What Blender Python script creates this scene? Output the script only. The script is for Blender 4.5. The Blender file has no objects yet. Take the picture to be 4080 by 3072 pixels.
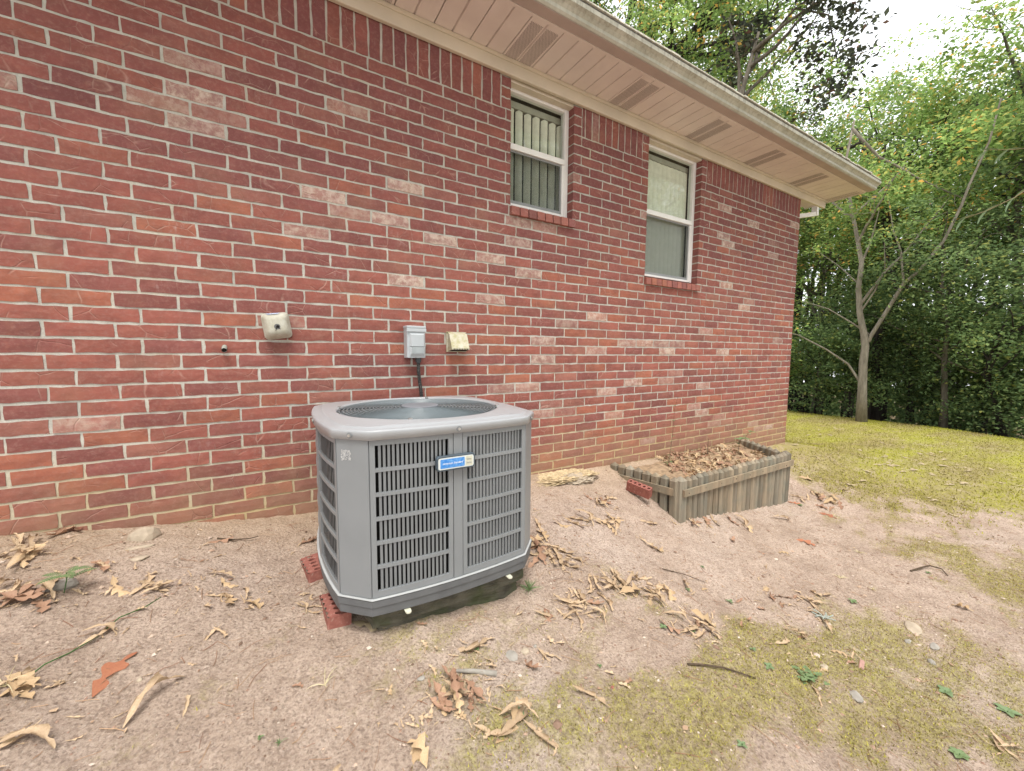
import bpy, bmesh, math, random
import numpy as np
from mathutils import Vector, Matrix
R = random.Random(7)
NR = np.random.RandomState(11)
SC = bpy.context.scene
COL = SC.collection
# ------------------------------------------------------------------ camera
cam_d = bpy.data.cameras.new('camera'); cam = bpy.data.objects.new('camera', cam_d); COL.objects.link(cam)
cam_d.sensor_width = 36.0; cam_d.lens = 1588.236 / 4080 * 36.0
cam_d.clip_start = 0.05; cam_d.clip_end = 400
cam.matrix_world = Matrix(((0.85547998, 0.03791511, -0.51644598, 0),
                           (-0.51778669, 0.07637849, -0.85209346, 0),
                           (0.00713814, 0.99635775, 0.08497221, 0), (0, 0, 0, 1)))
SC.camera = cam
# ------------------------------------------------------------------ sky, sun, exposure (overcast day)
SUN_EL, SUN_AZ = math.radians(67), math.radians(205)      # azimuth clockwise from +Y: behind the camera, a little left
W = bpy.data.worlds.new('World'); SC.world = W; W.use_nodes = True
wn, wl = W.node_tree.nodes, W.node_tree.links
wn.clear()
wo = wn.new('ShaderNodeOutputWorld'); bg = wn.new('ShaderNodeBackground'); bg.inputs['Strength'].default_value = 0.12
sky = wn.new('ShaderNodeTexSky'); sky.sky_type = 'NISHITA'; sky.sun_disc = False
sky.sun_elevation = SUN_EL; sky.sun_rotation = SUN_AZ; sky.air_density = 1.0; sky.dust_density = 3.0
hs = wn.new('ShaderNodeHueSaturation'); hs.inputs['Saturation'].default_value = 0.3
mx = wn.new('ShaderNodeMix'); mx.data_type = 'RGBA'; mx.inputs[0].default_value = 0.65
mx.inputs[7].default_value = (9.6, 9.7, 10.0, 1)                # the even cloud layer
wl.new(sky.outputs[0], hs.inputs['Color']); wl.new(hs.outputs[0], mx.inputs[6]); wl.new(mx.outputs[2], bg.inputs['Color']); wl.new(bg.outputs[0], wo.inputs[0])
sl = bpy.data.lights.new('sun', 'SUN'); sl.energy = 1.5; sl.angle = math.radians(22); sl.color = (1.0, 0.96, 0.9)
sun = bpy.data.objects.new('sun', sl); COL.objects.link(sun)
sd = Vector((math.sin(SUN_AZ) * math.cos(SUN_EL), math.cos(SUN_AZ) * math.cos(SUN_EL), math.sin(SUN_EL)))
sun.rotation_euler = sd.to_track_quat('Z', 'Y').to_euler()
SC.view_settings.view_transform = 'Standard'; SC.view_settings.look = 'None'
SC.view_settings.gamma = 1.0; SC.view_settings.exposure = 1.12; SC.view_settings.use_curve_mapping = False
SC.cycles.max_bounces = 6; SC.cycles.transparent_max_bounces = 12; SC.cycles.use_denoising = True

# ------------------------------------------------------------------ helpers
def tag(o, label=None, cat=None, group=None, kind=None):
    if label: o['label'] = label
    if cat: o['category'] = cat
    if group: o['group'] = group
    if kind: o['kind'] = kind
    return o
def empty(name, loc=(0, 0, 0), label=None, cat=None, group=None):
    o = bpy.data.objects.new(name, None); COL.objects.link(o); o.location = loc; o.empty_display_size = 0.1
    return tag(o, label, cat, group)
def place(o, parent=None):
    COL.objects.link(o)
    if parent:
        o.parent = parent
    return o
def mesh_obj(name, verts, faces, mat, parent=None, smooth=False, loc=None, link=True):
    """verts in the parent's space (or world when top-level; loc moves the origin there)"""
    me = bpy.data.meshes.new(name)
    if loc is not None:
        verts = [(v[0] - loc[0], v[1] - loc[1], v[2] - loc[2]) for v in verts]
    me.from_pydata([tuple(v) for v in verts], [], [tuple(f) for f in faces]); me.update()
    if mat: me.materials.append(mat)
    if smooth: me.polygons.foreach_set('use_smooth', [True] * len(me.polygons))
    o = bpy.data.objects.new(name, me)
    if link: place(o, parent)
    if loc is not None: o.location = loc
    return o
class MB:
    """collects shapes into one mesh"""
    def __init__(s): s.v = []; s.f = []
    def add(s, vs, fs):
        n = len(s.v); s.v += [tuple(v) for v in vs]; s.f += [tuple(i + n for i in f) for f in fs]; return s
    def box(s, x0, x1, y0, y1, z0, z1):
        return s.add([(x0, y0, z0), (x1, y0, z0), (x1, y1, z0), (x0, y1, z0), (x0, y0, z1), (x1, y0, z1), (x1, y1, z1), (x0, y1, z1)],
                     [(0, 3, 2, 1), (4, 5, 6, 7), (0, 1, 5, 4), (1, 2, 6, 5), (2, 3, 7, 6), (3, 0, 4, 7)])
    def tube(s, pts, rad, n=8, cap=True):
        pts = [Vector(p) for p in pts]
        if not hasattr(rad, '__len__'): rad = [rad] * len(pts)
        vs = []; fs = []; prev = None
        for i, p in enumerate(pts):
            d = (pts[min(i + 1, len(pts) - 1)] - pts[max(i - 1, 0)]).normalized()
            if prev is None:
                a = d.cross(Vector((0, 0, 1)) if abs(d.z) < .9 else Vector((1, 0, 0))).normalized()
            else:
                a = (prev - d * prev.dot(d)).normalized()
            prev = a; b = d.cross(a)
            for k in range(n):
                t = 2 * math.pi * k / n
                vs.append(p + (a * math.cos(t) + b * math.sin(t)) * rad[i])
        for i in range(len(pts) - 1):
            for k in range(n):
                k2 = (k + 1) % n
                fs.append((i * n + k, i * n + k2, (i + 1) * n + k2, (i + 1) * n + k))
        if cap:
            fs.append(tuple(range(n - 1, -1, -1))); fs.append(tuple((len(pts) - 1) * n + k for k in range(n)))
        return s.add(vs, fs)
    def cyl(s, c0, c1, r, n=16): return s.tube([c0, c1], r, n)
    def sweep(s, prof, x0, x1):
        """closed profile of (y, z) swept along x"""
        n = len(prof)
        return s.add([(x0, y, z) for y, z in prof] + [(x1, y, z) for y, z in prof],
                     [(k, (k + 1) % n, n + (k + 1) % n, n + k) for k in range(n)] + [tuple(range(n - 1, -1, -1)), tuple(range(n, 2 * n))])
    def obj(s, name, mat, parent=None, smooth=False, loc=None, bevel=0, seg=2):
        o = mesh_obj(name, s.v, s.f, mat, parent, smooth, loc)
        if bevel:
            bm = bmesh.new(); bm.from_mesh(o.data); bmesh.ops.recalc_face_normals(bm, faces=bm.faces)
            bmesh.ops.bevel(bm, geom=list(bm.edges), offset=bevel, segments=seg, affect='EDGES', clamp_overlap=True, profile=.5)
            bm.to_mesh(o.data); bm.free()
        else:
            bm = bmesh.new(); bm.from_mesh(o.data); bmesh.ops.recalc_face_normals(bm, faces=bm.faces); bm.to_mesh(o.data); bm.free()
        return o
def set_attr(o, rgba, name='tone'):
    me = o.data; a = me.color_attributes.new(name, 'FLOAT_COLOR', 'POINT')
    a.data.foreach_set('color', list(rgba) * len(me.vertices))

# ------------------------------------------------------------------ material helpers
class M:
    def __init__(s, name, rough=0.7, spec=0.3, metal=0.0):
        s.m = bpy.data.materials.new(name); s.m.use_nodes = True
        s.n = s.m.node_tree.nodes; s.l = s.m.node_tree.links
        s.b = s.n['Principled BSDF']; s.b.inputs['Roughness'].default_value = rough
        s.b.inputs['Specular IOR Level'].default_value = spec; s.b.inputs['Metallic'].default_value = metal
        s.pos = s.n.new('ShaderNodeNewGeometry').outputs['Position']
        s.bump_prev = None
    def new(s, t): return s.n.new(t)
    def obj_coords(s): s.pos = s.new('ShaderNodeTexCoord').outputs['Object']; return s
    def coord(s, scale=(1, 1, 1), rot=(0, 0, 0)):
        mp = s.new('ShaderNodeMapping'); mp.inputs['Scale'].default_value = scale; mp.inputs['Rotation'].default_value = rot
        s.l.new(s.pos, mp.inputs['Vector']); return mp.outputs[0]
    def noise(s, scale, detail=4, rough=.55, stretch=None, dist=0, out=0, rot=(0, 0, 0)):
        t = s.new('ShaderNodeTexNoise'); t.inputs['Scale'].default_value = scale; t.inputs['Detail'].default_value = detail
        t.inputs['Roughness'].default_value = rough; t.inputs['Distortion'].default_value = dist
        s.l.new(s.coord(stretch, rot) if stretch else s.pos, t.inputs['Vector']); return t.outputs[out]
    def voro(s, scale, feature='F1', stretch=None, out='Distance', rnd=1.0):
        t = s.new('ShaderNodeTexVoronoi'); t.inputs['Scale'].default_value = scale; t.feature = feature
        t.inputs['Randomness'].default_value = rnd
        s.l.new(s.coord(stretch) if stretch else s.pos, t.inputs['Vector']); return t.outputs[out]
    def ramp(s, fac, a, b, lo=0.0, hi=1.0):
        t = s.new('ShaderNodeMapRange'); t.inputs['From Min'].default_value = a; t.inputs['From Max'].default_value = b
        t.inputs['To Min'].default_value = lo; t.inputs['To Max'].default_value = hi
        s.l.new(fac, t.inputs['Value']); return t.outputs[0]
    def math(s, op, a, b=None):
        t = s.new('ShaderNodeMath'); t.operation = op
        for i, v in enumerate((a, b)):
            if v is None: continue
            if isinstance(v, (int, float)): t.inputs[i].default_value = v
            else: s.l.new(v, t.inputs[i])
        return t.outputs[0]
    def mix(s, fac, a, b, mode='MIX'):
        t = s.new('ShaderNodeMix'); t.data_type = 'RGBA'; t.blend_type = mode
        for i, v in ((0, fac), (6, a), (7, b)):
            if isinstance(v, (int, float)): t.inputs[i].default_value = v
            elif isinstance(v, (tuple, list)): t.inputs[i].default_value = (*v[:3], 1)
            else: s.l.new(v, t.inputs[i])
        return t.outputs[2]
    def attr(s, name='tone', out='Color'):
        t = s.new('ShaderNodeAttribute'); t.attribute_name = name; return t.outputs[out]
    def xyz(s):
        t = s.new('ShaderNodeSeparateXYZ'); s.l.new(s.pos, t.inputs[0]); return t.outputs
    def color(s, c):
        if isinstance(c, (tuple, list)): s.b.inputs['Base Color'].default_value = (*c[:3], 1)
        else: s.l.new(c, s.b.inputs['Base Color'])
        return s
    def bump(s, h, strength=.3, dist=.002):
        t = s.new('ShaderNodeBump'); t.inputs['Strength'].default_value = strength; t.inputs['Distance'].default_value = dist
        s.l.new(h, t.inputs['Height'])
        if s.bump_prev: s.l.new(s.bump_prev, t.inputs['Normal'])
        s.bump_prev = t.outputs[0]; s.l.new(t.outputs[0], s.b.inputs['Normal']); return s
    def rough(s, v): s.l.new(v, s.b.inputs['Roughness']); return s
def simple(name, c, rough=.6, spec=.3, var=.15, scale=12, bump=0, bscale=60, metal=0, obj=False):
    m = M(name, rough, spec, metal)
    if obj: m.obj_coords()
    n = m.ramp(m.noise(scale, 5), .3, .7)
    m.color(m.mix(n, tuple(k * (1 - var) for k in c), tuple(min(1, k * (1 + var)) for k in c)))
    if bump: m.bump(m.noise(bscale, 4), bump, .002)
    return m.m

# --- brick: base tone per brick in the colour attribute, alpha = how much pale efflorescence
def brick_material():
    m = M('brick', .85, .2)
    tone = m.attr('tone'); pale = m.attr('tone', 'Alpha')
    n1 = m.ramp(m.noise(9, 4, .6, (1, 1, 1.6)), .35, .7)
    c = m.mix(m.math('MULTIPLY', n1, .8), tone, m.mix(.6, tone, (.14, .055, .05)))
    n2 = m.ramp(m.noise(26, 5, .7), .55, .75)
    c = m.mix(m.math('MULTIPLY', n2, .3), c, (.42, .17, .11))
    c = m.mix(m.math('MULTIPLY', m.ramp(m.noise(60, 6, .8), .48, .7), .30), c, (.46, .30, .25))
    fine = m.noise(240, 3, .7)
    c = m.mix(m.math('MULTIPLY', m.ramp(fine, .3, .75), .22), c, (.12, .04, .035))
    # thin pale scratches and creases pressed into the face
    w = m.new('ShaderNodeTexVoronoi'); w.feature = 'DISTANCE_TO_EDGE'; w.inputs['Scale'].default_value = 7.0
    off = m.new('ShaderNodeVectorMath'); off.operation = 'SCALE'; m.l.new(tone, off.inputs[0]); off.inputs['Scale'].default_value = 3000
    ps = m.new('ShaderNodeVectorMath'); ps.operation = 'ADD'; m.l.new(m.pos, ps.inputs[0]); m.l.new(off.outputs[0], ps.inputs[1]); ps = ps.outputs[0]
    dn = m.new('ShaderNodeTexNoise'); dn.inputs['Scale'].default_value = 5; m.l.new(ps, dn.inputs['Vector'])
    ad = m.new('ShaderNodeVectorMath'); ad.operation = 'MULTIPLY_ADD'; ad.inputs[1].default_value = (.07, .07, .07)
    m.l.new(dn.outputs['Color'], ad.inputs[0]); m.l.new(ps, ad.inputs[2]); m.l.new(ad.outputs[0], w.inputs['Vector'])
    line = m.ramp(w.outputs['Distance'], .0, .022, 1, 0)
    gate = m.ramp(dn.outputs[0], .50, .56)
    line = m.math('MULTIPLY', line, gate)
    c = m.mix(m.math('MULTIPLY', line, m.ramp(m.noise(14, 2), .35, .65, 0, .5)), c, (.56, .38, .31))
    # pale bricks
    pn = m.ramp(m.noise(22, 6, .75), .36, .58)
    pf = m.math('MULTIPLY', pale, m.math('MAXIMUM', pn, .35))
    c = m.mix(pf, c, m.mix(m.ramp(m.noise(40, 4), .3, .7), (.50, .36, .32), (.62, .54, .44)))
    # random whitish smear
    sm = m.math('MULTIPLY', m.ramp(m.noise(3.1, 3, .6), .62, .78), m.ramp(m.noise(45, 5, .75, (1, 1, .45)), .5, .68))
    c = m.mix(m.math('MULTIPLY', sm, .6), c, (.60, .52, .48))
    # clay splash near the ground
    z = m.xyz()[2]
    gl = m.math('ADD', m.ramp(z, -1.15, -.60, 1, 0), m.ramp(m.noise(4, 3), .3, .7, -.25, .2))
    gl = m.math('MINIMUM', m.math('MAXIMUM', gl, 0), 1)
    c = m.mix(m.math('MULTIPLY', gl, .6), c, (.36, .25, .15))
    m.color(c)
    h = m.math('ADD', m.math('MULTIPLY', m.noise(120, 5, .7), .5), m.math('MULTIPLY', m.noise(22, 3), .8))
    h = m.math('SUBTRACT', h, m.math('MULTIPLY', line, 1.1))
    m.bump(h, .55, .0035)
    return m.m
def mortar_material():
    m = M('mortar', .95, .1)
    n = m.ramp(m.noise(15, 5), .3, .7)
    c = m.mix(n, (.41, .40, .36), (.58, .56, .50))
    c = m.mix(m.math('MULTIPLY', m.ramp(m.noise(180, 4), .5, .75), .4), c, (.26, .24, .20))
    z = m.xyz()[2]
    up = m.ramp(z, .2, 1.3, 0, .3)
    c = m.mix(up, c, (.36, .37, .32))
    gl = m.math('ADD', m.ramp(z, -1.0, -.38, 1, 0), m.ramp(m.noise(3, 3), .3, .7, -.3, .25))
    gl = m.math('MINIMUM', m.math('MAXIMUM', gl, 0), 1)
    c = m.mix(m.math('MULTIPLY', gl, .8), c, (.55, .42, .20))
    m.color(c); m.bump(m.noise(160, 5, .7), .6, .004)
    return m.m
MAT = {}
MAT['brick'] = brick_material(); MAT['mortar'] = mortar_material()
MAT['cream'] = simple('cream_paint', (.60, .54, .43), .55, .3, .08, 4, .1, 30)
def soffit_mat():
    m = M('soffit_vinyl', .5, .3)
    n = m.ramp(m.noise(5, 4), .35, .65)
    c = m.mix(n, (.68, .60, .565), (.74, .66, .62)); m.color(c); m.bump(m.noise(7, 2), .15, .004); return m.m
MAT['soffit'] = soffit_mat()
MAT['slot'] = simple('vent_slot', (.34, .285, .265), .8, .1)
def gutter_mat():
    m = M('gutter_metal', .45, .4)
    z = m.xyz()[2]
    streak = m.noise(30, 5, .75, (1, 1, .08))
    c = m.mix(m.ramp(m.noise(5, 3), .3, .7), (.38, .375, .31), (.50, .49, .42))
    d = m.math('MULTIPLY', m.ramp(streak, .45, .68), m.ramp(z, 2.15, 2.235, .25, 1))
    c = m.mix(m.math('MULTIPLY', d, .85), c, (.13, .12, .09))
    m.color(c); return m.m
MAT['gutter'] = gutter_mat()
MAT['gutter_under'] = simple('gutter_underside', (.44, .36, .33), .5, .3, .08, 6)
MAT['shingle'] = simple('asphalt_shingle', (.16, .15, .14), .95, .1, .4, 60, .6, 200)
MAT['vinyl'] = simple('white_vinyl', (.78, .78, .76), .4, .4, .06, 6)
MAT['blind'] = simple('blind_fabric', (.82, .80, .72), .8, .2, .08, 20)
MAT['blind_dark'] = simple('blind_rail', (.40, .39, .34), .7, .2)
MAT['room'] = simple('room_inside', (.08, .08, .08), .9, .1)
MAT['screen_frame'] = simple('grey_screen_frame', (.24, .25, .25), .4, .5, .08)
def glass_mat(name, fac, tint):
    m = bpy.data.materials.new(name); m.use_nodes = True; n = m.node_tree.nodes; l = m.node_tree.links; n.clear()
    o = n.new('ShaderNodeOutputMaterial'); t = n.new('ShaderNodeBsdfTransparent'); t.inputs[0].default_value = (*tint, 1)
    g = n.new('ShaderNodeBsdfGlossy'); g.inputs['Roughness'].default_value = .02; mxs = n.new('ShaderNodeMixShader')
    f = n.new('ShaderNodeLayerWeight'); f.inputs[0].default_value = .5
    pw = n.new('ShaderNodeMath'); pw.operation = 'POWER'; pw.inputs[1].default_value = 3; l.new(f.outputs['Facing'], pw.inputs[0])
    a = n.new('ShaderNodeMath'); a.operation = 'MULTIPLY_ADD'; a.inputs[1].default_value = .45; a.inputs[2].default_value = fac
    l.new(pw.outputs[0], a.inputs[0]); l.new(a.outputs[0], mxs.inputs[0]); l.new(t.outputs[0], mxs.inputs[1]); l.new(g.outputs[0], mxs.inputs[2])
    l.new(mxs.outputs[0], o.inputs[0]); return m
MAT['glass'] = glass_mat('window_glass', .03, (.93, .96, .93))
def screen_mat():
    m = bpy.data.materials.new('insect_screen'); m.use_nodes = True; n = m.node_tree.nodes; l = m.node_tree.links; n.clear()
    o = n.new('ShaderNodeOutputMaterial'); t = n.new('ShaderNodeBsdfTransparent')
    g = n.new('ShaderNodeBsdfDiffuse'); g.inputs[0].default_value = (.05, .055, .055, 1); mxs = n.new('ShaderNodeMixShader'); mxs.inputs[0].default_value = .4
    l.new(t.outputs[0], mxs.inputs[1]); l.new(g.outputs[0], mxs.inputs[2]); l.new(mxs.outputs[0], o.inputs[0]); return m
MAT['screen'] = screen_mat()

# ------------------------------------------------------------------ the shape of the ground
GX = [-60, -3, -1.09, -.93, -.74, -.47, -.25, .21, 1.0, 1.82, 2.34, 2.66, 4.0, 5, 6.1, 8, 10, 60]
GZ = [-.7, -.80, -.858, -.877, -.90, -.935, -.962, -1.01, -1.03, -1.02, -1.06, -1.07, -1.14, -1.20, -1.27, -1.5, -1.62, -1.62]
WX = [-60, -1, .3, 1.5, 2.2, 2.83, 4.6, 6, 8, 60]
WW = [3.4, 3.4, 3.2, 2.2, 1.3, .9, .45, .6, 1.2, 1.5]
def ground_z(x, y):
    x = np.asarray(x, float); y = np.asarray(y, float)
    g = np.interp(x, GX, GZ); w = np.interp(x, WX, WW)
    d = np.maximum(2.71 - y, 0)
    base = -1.66 - .004 * np.maximum(x - 6, 0)
    z = g + (base - g) * (1 - np.exp(-(d / w) ** 1.3))
    # beyond the house's end wall the lawn is level with the rest
    k = np.clip((x - 6.3) / 2.0, 0, 1) * np.clip((y - 2.0) / 3.0, 0, 1)
    z = z * (1 - k) + base * k
    crest = 12.45 + .1 * (y - 1.3)
    e = np.maximum(x - crest, 0)
    z = z - .22 * e * np.clip(e / 1.2, 0, 1) * (e < 14) - .22 * 14 * (e >= 14)
    return z
# ================================================================== GROUND
def axis(lo, f0, f1, hi, step, growth=1.12):
    a = list(np.arange(f0, f1 + 1e-6, step)); s = step
    while a[-1] < hi: s *= growth; a.append(a[-1] + s)
    b = []; s = step; p = f0
    while p > lo: s *= growth; p -= s; b.append(p)
    return np.array(b[::-1] + a)
def vnoise(x, y, seed=0):
    """cheap smooth value noise"""
    rs = np.random.RandomState(seed); T = rs.rand(256, 256)
    xi = np.floor(x).astype(int); yi = np.floor(y).astype(int); fx = x - xi; fy = y - yi
    fx = fx * fx * (3 - 2 * fx); fy = fy * fy * (3 - 2 * fy)
    g = lambda i, j: T[i % 256, j % 256]
    return (g(xi, yi) * (1 - fx) + g(xi + 1, yi) * fx) * (1 - fy) + (g(xi, yi + 1) * (1 - fx) + g(xi + 1, yi + 1) * fx) * fy - .5
def rough_z(x, y):
    x = np.asarray(x, float); y = np.asarray(y, float)
    near = np.clip(1 - (np.hypot(x - 1, y - 1) - 5) / 4, .15, 1)
    return (vnoise(x * 2.1, y * 2.1, 1) * .035 + vnoise(x * 6, y * 6, 2) * .014 + vnoise(x * 17, y * 17, 3) * .011 + vnoise(x * 40, y * 40, 4) * .009) * near
def gz(x, y): return float(ground_z(x, y) + rough_z(x, y))
ax = axis(-60, -2.2, 6.2, 75, .022); ay = axis(-60, -.6, 2.78, 60, .022)
GXX, GYY = np.meshgrid(ax, ay); GZZ = ground_z(GXX, GYY) + rough_z(GXX, GYY)
nx, ny = len(ax), len(ay)
def fast_mesh(name, co, quads, mat, parent=None, smooth=False, n=4):
    me = bpy.data.meshes.new(name); co = np.ascontiguousarray(co, dtype=np.float32); q = np.ascontiguousarray(quads, dtype=np.int32)
    me.vertices.add(len(co)); me.vertices.foreach_set('co', co.ravel())
    me.loops.add(q.size); me.loops.foreach_set('vertex_index', q.ravel())
    me.polygons.add(len(q)); me.polygons.foreach_set('loop_start', np.arange(0, q.size, n, dtype=np.int32))
    if smooth: me.polygons.foreach_set('use_smooth', np.ones(len(q), dtype=bool))
    me.update(calc_edges=True); me.validate()
    if mat: me.materials.append(mat)
    return place(bpy.data.objects.new(name, me), parent)
idx = np.arange(nx * ny).reshape(ny, nx)
gq = np.stack([idx[:-1, :-1].ravel(), idx[:-1, 1:].ravel(), idx[1:, 1:].ravel(), idx[1:, :-1].ravel()], 1)
def moss_field(x, y):
    """0 bare dirt .. 1 moss / thin lawn"""
    x = np.asarray(x, float); y = np.asarray(y, float)
    n = vnoise(x * 1.3, y * 1.3, 21) + .6 * vnoise(x * 3.7, y * 3.7, 22) + .35 * vnoise(x * 9, y * 9, 23) + .5 * vnoise(x * 2.2 + y * 3.5, y * 14 - x * 5, 24)
    lawn = np.clip((x + .35 * (y - 1.0) - 5.6) / 1.6, 0, 1)
    # mossy patches in front of the camera, to the right of the bare strip
    p = np.exp(-(((x - 1.75) / .5) ** 2 + ((y - .88) / .26) ** 2)) * .9 + np.exp(-(((x - 1.3) / .45) ** 2 + ((y - .82) / .22) ** 2)) * .8 + np.exp(-(((x - 2.6) / .7) ** 2 + ((y - .8) / .35) ** 2)) * .5 \
        + np.exp(-(((x - .75) / .45) ** 2 + ((y - 1.0) / .16) ** 2)) * .5 + np.exp(-(((x - 1.75) / .35) ** 2 + ((y - 1.35) / .16) ** 2)) * .6 + np.exp(-(((x - 2.4) / .9) ** 2 + ((y - .3) / .4) ** 2)) * .45 + .30 * np.clip((x - 3.6) / 1.5, 0, 1) + np.exp(-(((x - 4.6) / 1.2) ** 2 + ((y - .4) / .8) ** 2)) * .45
    m = np.clip(lawn * 1.2 + p + n * (1.25 - .6 * lawn) - .06, 0, 1)
    return m * np.clip(1.25 - (y - 1.2) * .9 * (x < 5.2), 0, 1)
def ground_material():
    m = M('ground_soil', .95, .1)
    moss = m.attr('moss', 'Fac')
    n = m.ramp(m.noise(3.2, 6, .65), .3, .7)
    c = m.mix(n, (.42, .312, .238), (.63, .49, .395))
    c = m.mix(m.ramp(m.noise(1.1, 4), .5, .68, 0, .7), c, (.64, .52, .44))
    c = m.mix(m.ramp(m.noise(9, 6, .75), .5, .75, 0, .5), c, (.27, .185, .14))
    gr = m.voro(150, 'F1', out='Color')
    sp = m.new('ShaderNodeSeparateColor'); m.l.new(gr, sp.inputs[0])
    c = m.mix(m.ramp(sp.outputs[0], .72, .95, 0, .45), c, (.14, .10, .08))
    c = m.mix(m.ramp(sp.outputs[1], .88, .98, 0, .5), c, (.62, .50, .40))
    c = m.mix(m.ramp(m.noise(70, 6, .85), .47, .66, 0, .62), c, (.19, .13, .10))
    c = m.mix(m.ramp(m.noise(105, 5, .85), .54, .70, 0, .6), c, (.70, .585, .51))
    c = m.mix(m.ramp(m.noise(20, 6, .8), .52, .66, 0, .42), c, (.24, .165, .12))
    # sandy strip along the foundation
    y = m.xyz()[1]
    c = m.mix(m.math('MULTIPLY', m.ramp(y, 2.25, 2.7), .45), c, (.52, .38, .24))
    # moss
    mt = m.math('ADD', moss, m.math('ADD', m.math('MULTIPLY', m.math('SUBTRACT', m.noise(38, 5, .75), .5), 1.7), m.math('MULTIPLY', m.math('SUBTRACT', m.noise(7, 4, .6), .5), 1.3)))
    mk = m.ramp(mt, .32, 1.15)
    x = m.xyz()[0]
    far = m.ramp(x, 5.5, 9)
    mc = m.mix(m.ramp(m.noise(42, 6, .85), .40, .60), (.13, .10, .035), (.44, .40, .09))
    fc = m.mix(m.ramp(m.noise(1.1, 4, .6, (.5, 1.6, 1)), .38, .62), (.40, .40, .035), (.32, .28, .075))
    fc = m.mix(m.ramp(m.noise(30, 4, .7), .35, .7, 0, .5), fc, (.16, .14, .05))
    mc = m.mix(far, mc, fc)
    c = m.mix(m.math('MULTIPLY', mk, m.ramp(m.xyz()[0], 4.5, 7, .68, .9)), c, mc)
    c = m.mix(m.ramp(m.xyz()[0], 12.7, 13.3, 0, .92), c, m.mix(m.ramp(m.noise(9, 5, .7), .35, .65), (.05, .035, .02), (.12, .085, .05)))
    m.color(c)
    h = m.math('ADD', m.noise(28, 7, .8), m.math('MULTIPLY', m.voro(80), .4))
    m.bump(h, 1.0, .02); m.bump(m.noise(260, 3, .7), .6, .003)
    return m.m
MAT['ground'] = ground_material()
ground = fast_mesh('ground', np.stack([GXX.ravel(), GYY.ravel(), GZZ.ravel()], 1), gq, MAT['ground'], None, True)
a_ = ground.data.attributes.new('moss', 'FLOAT', 'POINT'); a_.data.foreach_set('value', moss_field(GXX.ravel(), GYY.ravel()).astype(np.float32))
tag(ground, kind='structure')

# ================================================================== HOUSE
house = empty('brick_house', (0, 0, 0), 'red brick house end wall with white eave, gutter and two narrow windows', 'house')
YW = 2.71; XC = 6.115; XL = -3.2
TOPZ = 2.03
OPEN = [(1.617, 2.228, 1.117, 2.06), (3.140, 3.965, .736, 2.06)]       # window openings x0, x1, z0, z1
# the mortar bed: a solid slab with holes
mb = MB(); G = .004
def wall_slab(x0, x1, z0, z1): mb.box(x0, x1, YW + .0045, YW + .11, z0, z1)
xs = [XL] + [v for o in OPEN for v in (o[0] - G, o[1] + G)] + [XC - .004]
for i in range(0, len(xs) - 1, 2): wall_slab(xs[i], xs[i + 1], -2.2, 2.16)
for o in OPEN:
    wall_slab(o[0] - G + .0005, o[1] + G - .0005, -2.2, o[2] - .004)
wall = mb.obj('brick_wall', MAT['mortar'], house)
def brick_mesh(x0, x1, z0, z1, rnd, deep, vert=False, yf=None):
    nxx, nzz = (2, 5) if vert else (6, 2)
    yf = (YW if yf is None else yf) + rnd.uniform(-.0012, .0012)
    j = .0027
    vs = []; fs = []
    tilt = rnd.uniform(-.0007, .0007)
    x0 += rnd.uniform(-.0012, .0012); x1 += rnd.uniform(-.0012, .0012)
    for k in range(nzz + 1):
        for i in range(nxx + 1):
            u = i / nxx; v = k / nzz; edge = i in (0, nxx) or k in (0, nzz)
            ex = rnd.uniform(-j, j); ez = rnd.uniform(-j, j)
            vs.append((x0 + (x1 - x0) * u + ex, yf + (.0018 if edge else rnd.uniform(-.0006, .0006)) + tilt * (u - .5) * 2, z0 + (z1 - z0) * v + ez))
    for k in range(nzz):
        for i in range(nxx):
            a = k * (nxx + 1) + i; fs.append((a, a + 1, a + nxx + 2, a + nxx + 1))
    ring = [i for i in range(nxx + 1)] + [(nxx + 1) * k + nxx for k in range(1, nzz + 1)] + \
           [(nxx + 1) * nzz + i for i in range(nxx - 1, -1, -1)] + [(nxx + 1) * k for k in range(nzz - 1, 0, -1)]
    n = len(vs)
    for r in ring:
        v = vs[r]; vs.append((v[0], yf + deep, v[2]))
    L = len(ring)
    for k in range(L):
        a, b = ring[k], ring[(k + 1) % L]; fs.append((b, a, n + k, n + (k + 1) % L))
    return vs, fs
MODX = .2469; MZ = .0762; Z0 = .0505; JT = .0122
PALE = [(-.23, 1.30), (.0, 1.27), (-.28, 1.12), (.35, .92), (.6, .85), (.70, 1.05), (.95, .78), (1.5, .67), (2.05, .07), (2.3, .05), (2.45, -.02), (2.0, -.1), (2.9, .08), (3.2, .08),
        (3.4, .08), (3.1, -.3), (3.6, .0), (-1.05, .62), (2.5, .33), (1.35, .4), (4.3, 1.32), (4.45, 1.24), (4.9, 1.55), (5.9, 1.7), (5.4, 1.2), (4.4, 1.6), (3.9, -.6), (4.2, -.65), (5.7, -.95),
        (5.5, -1.0), (5.35, -.9), (4.6, .8), (5.0, .55), (4.55, .0), (1.95, 1.0), (1.6, 1.0), (2.6, -.4), (-.75, -.35), (.9, .5), (1.9, .62), (2.0, -.55)]
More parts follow.
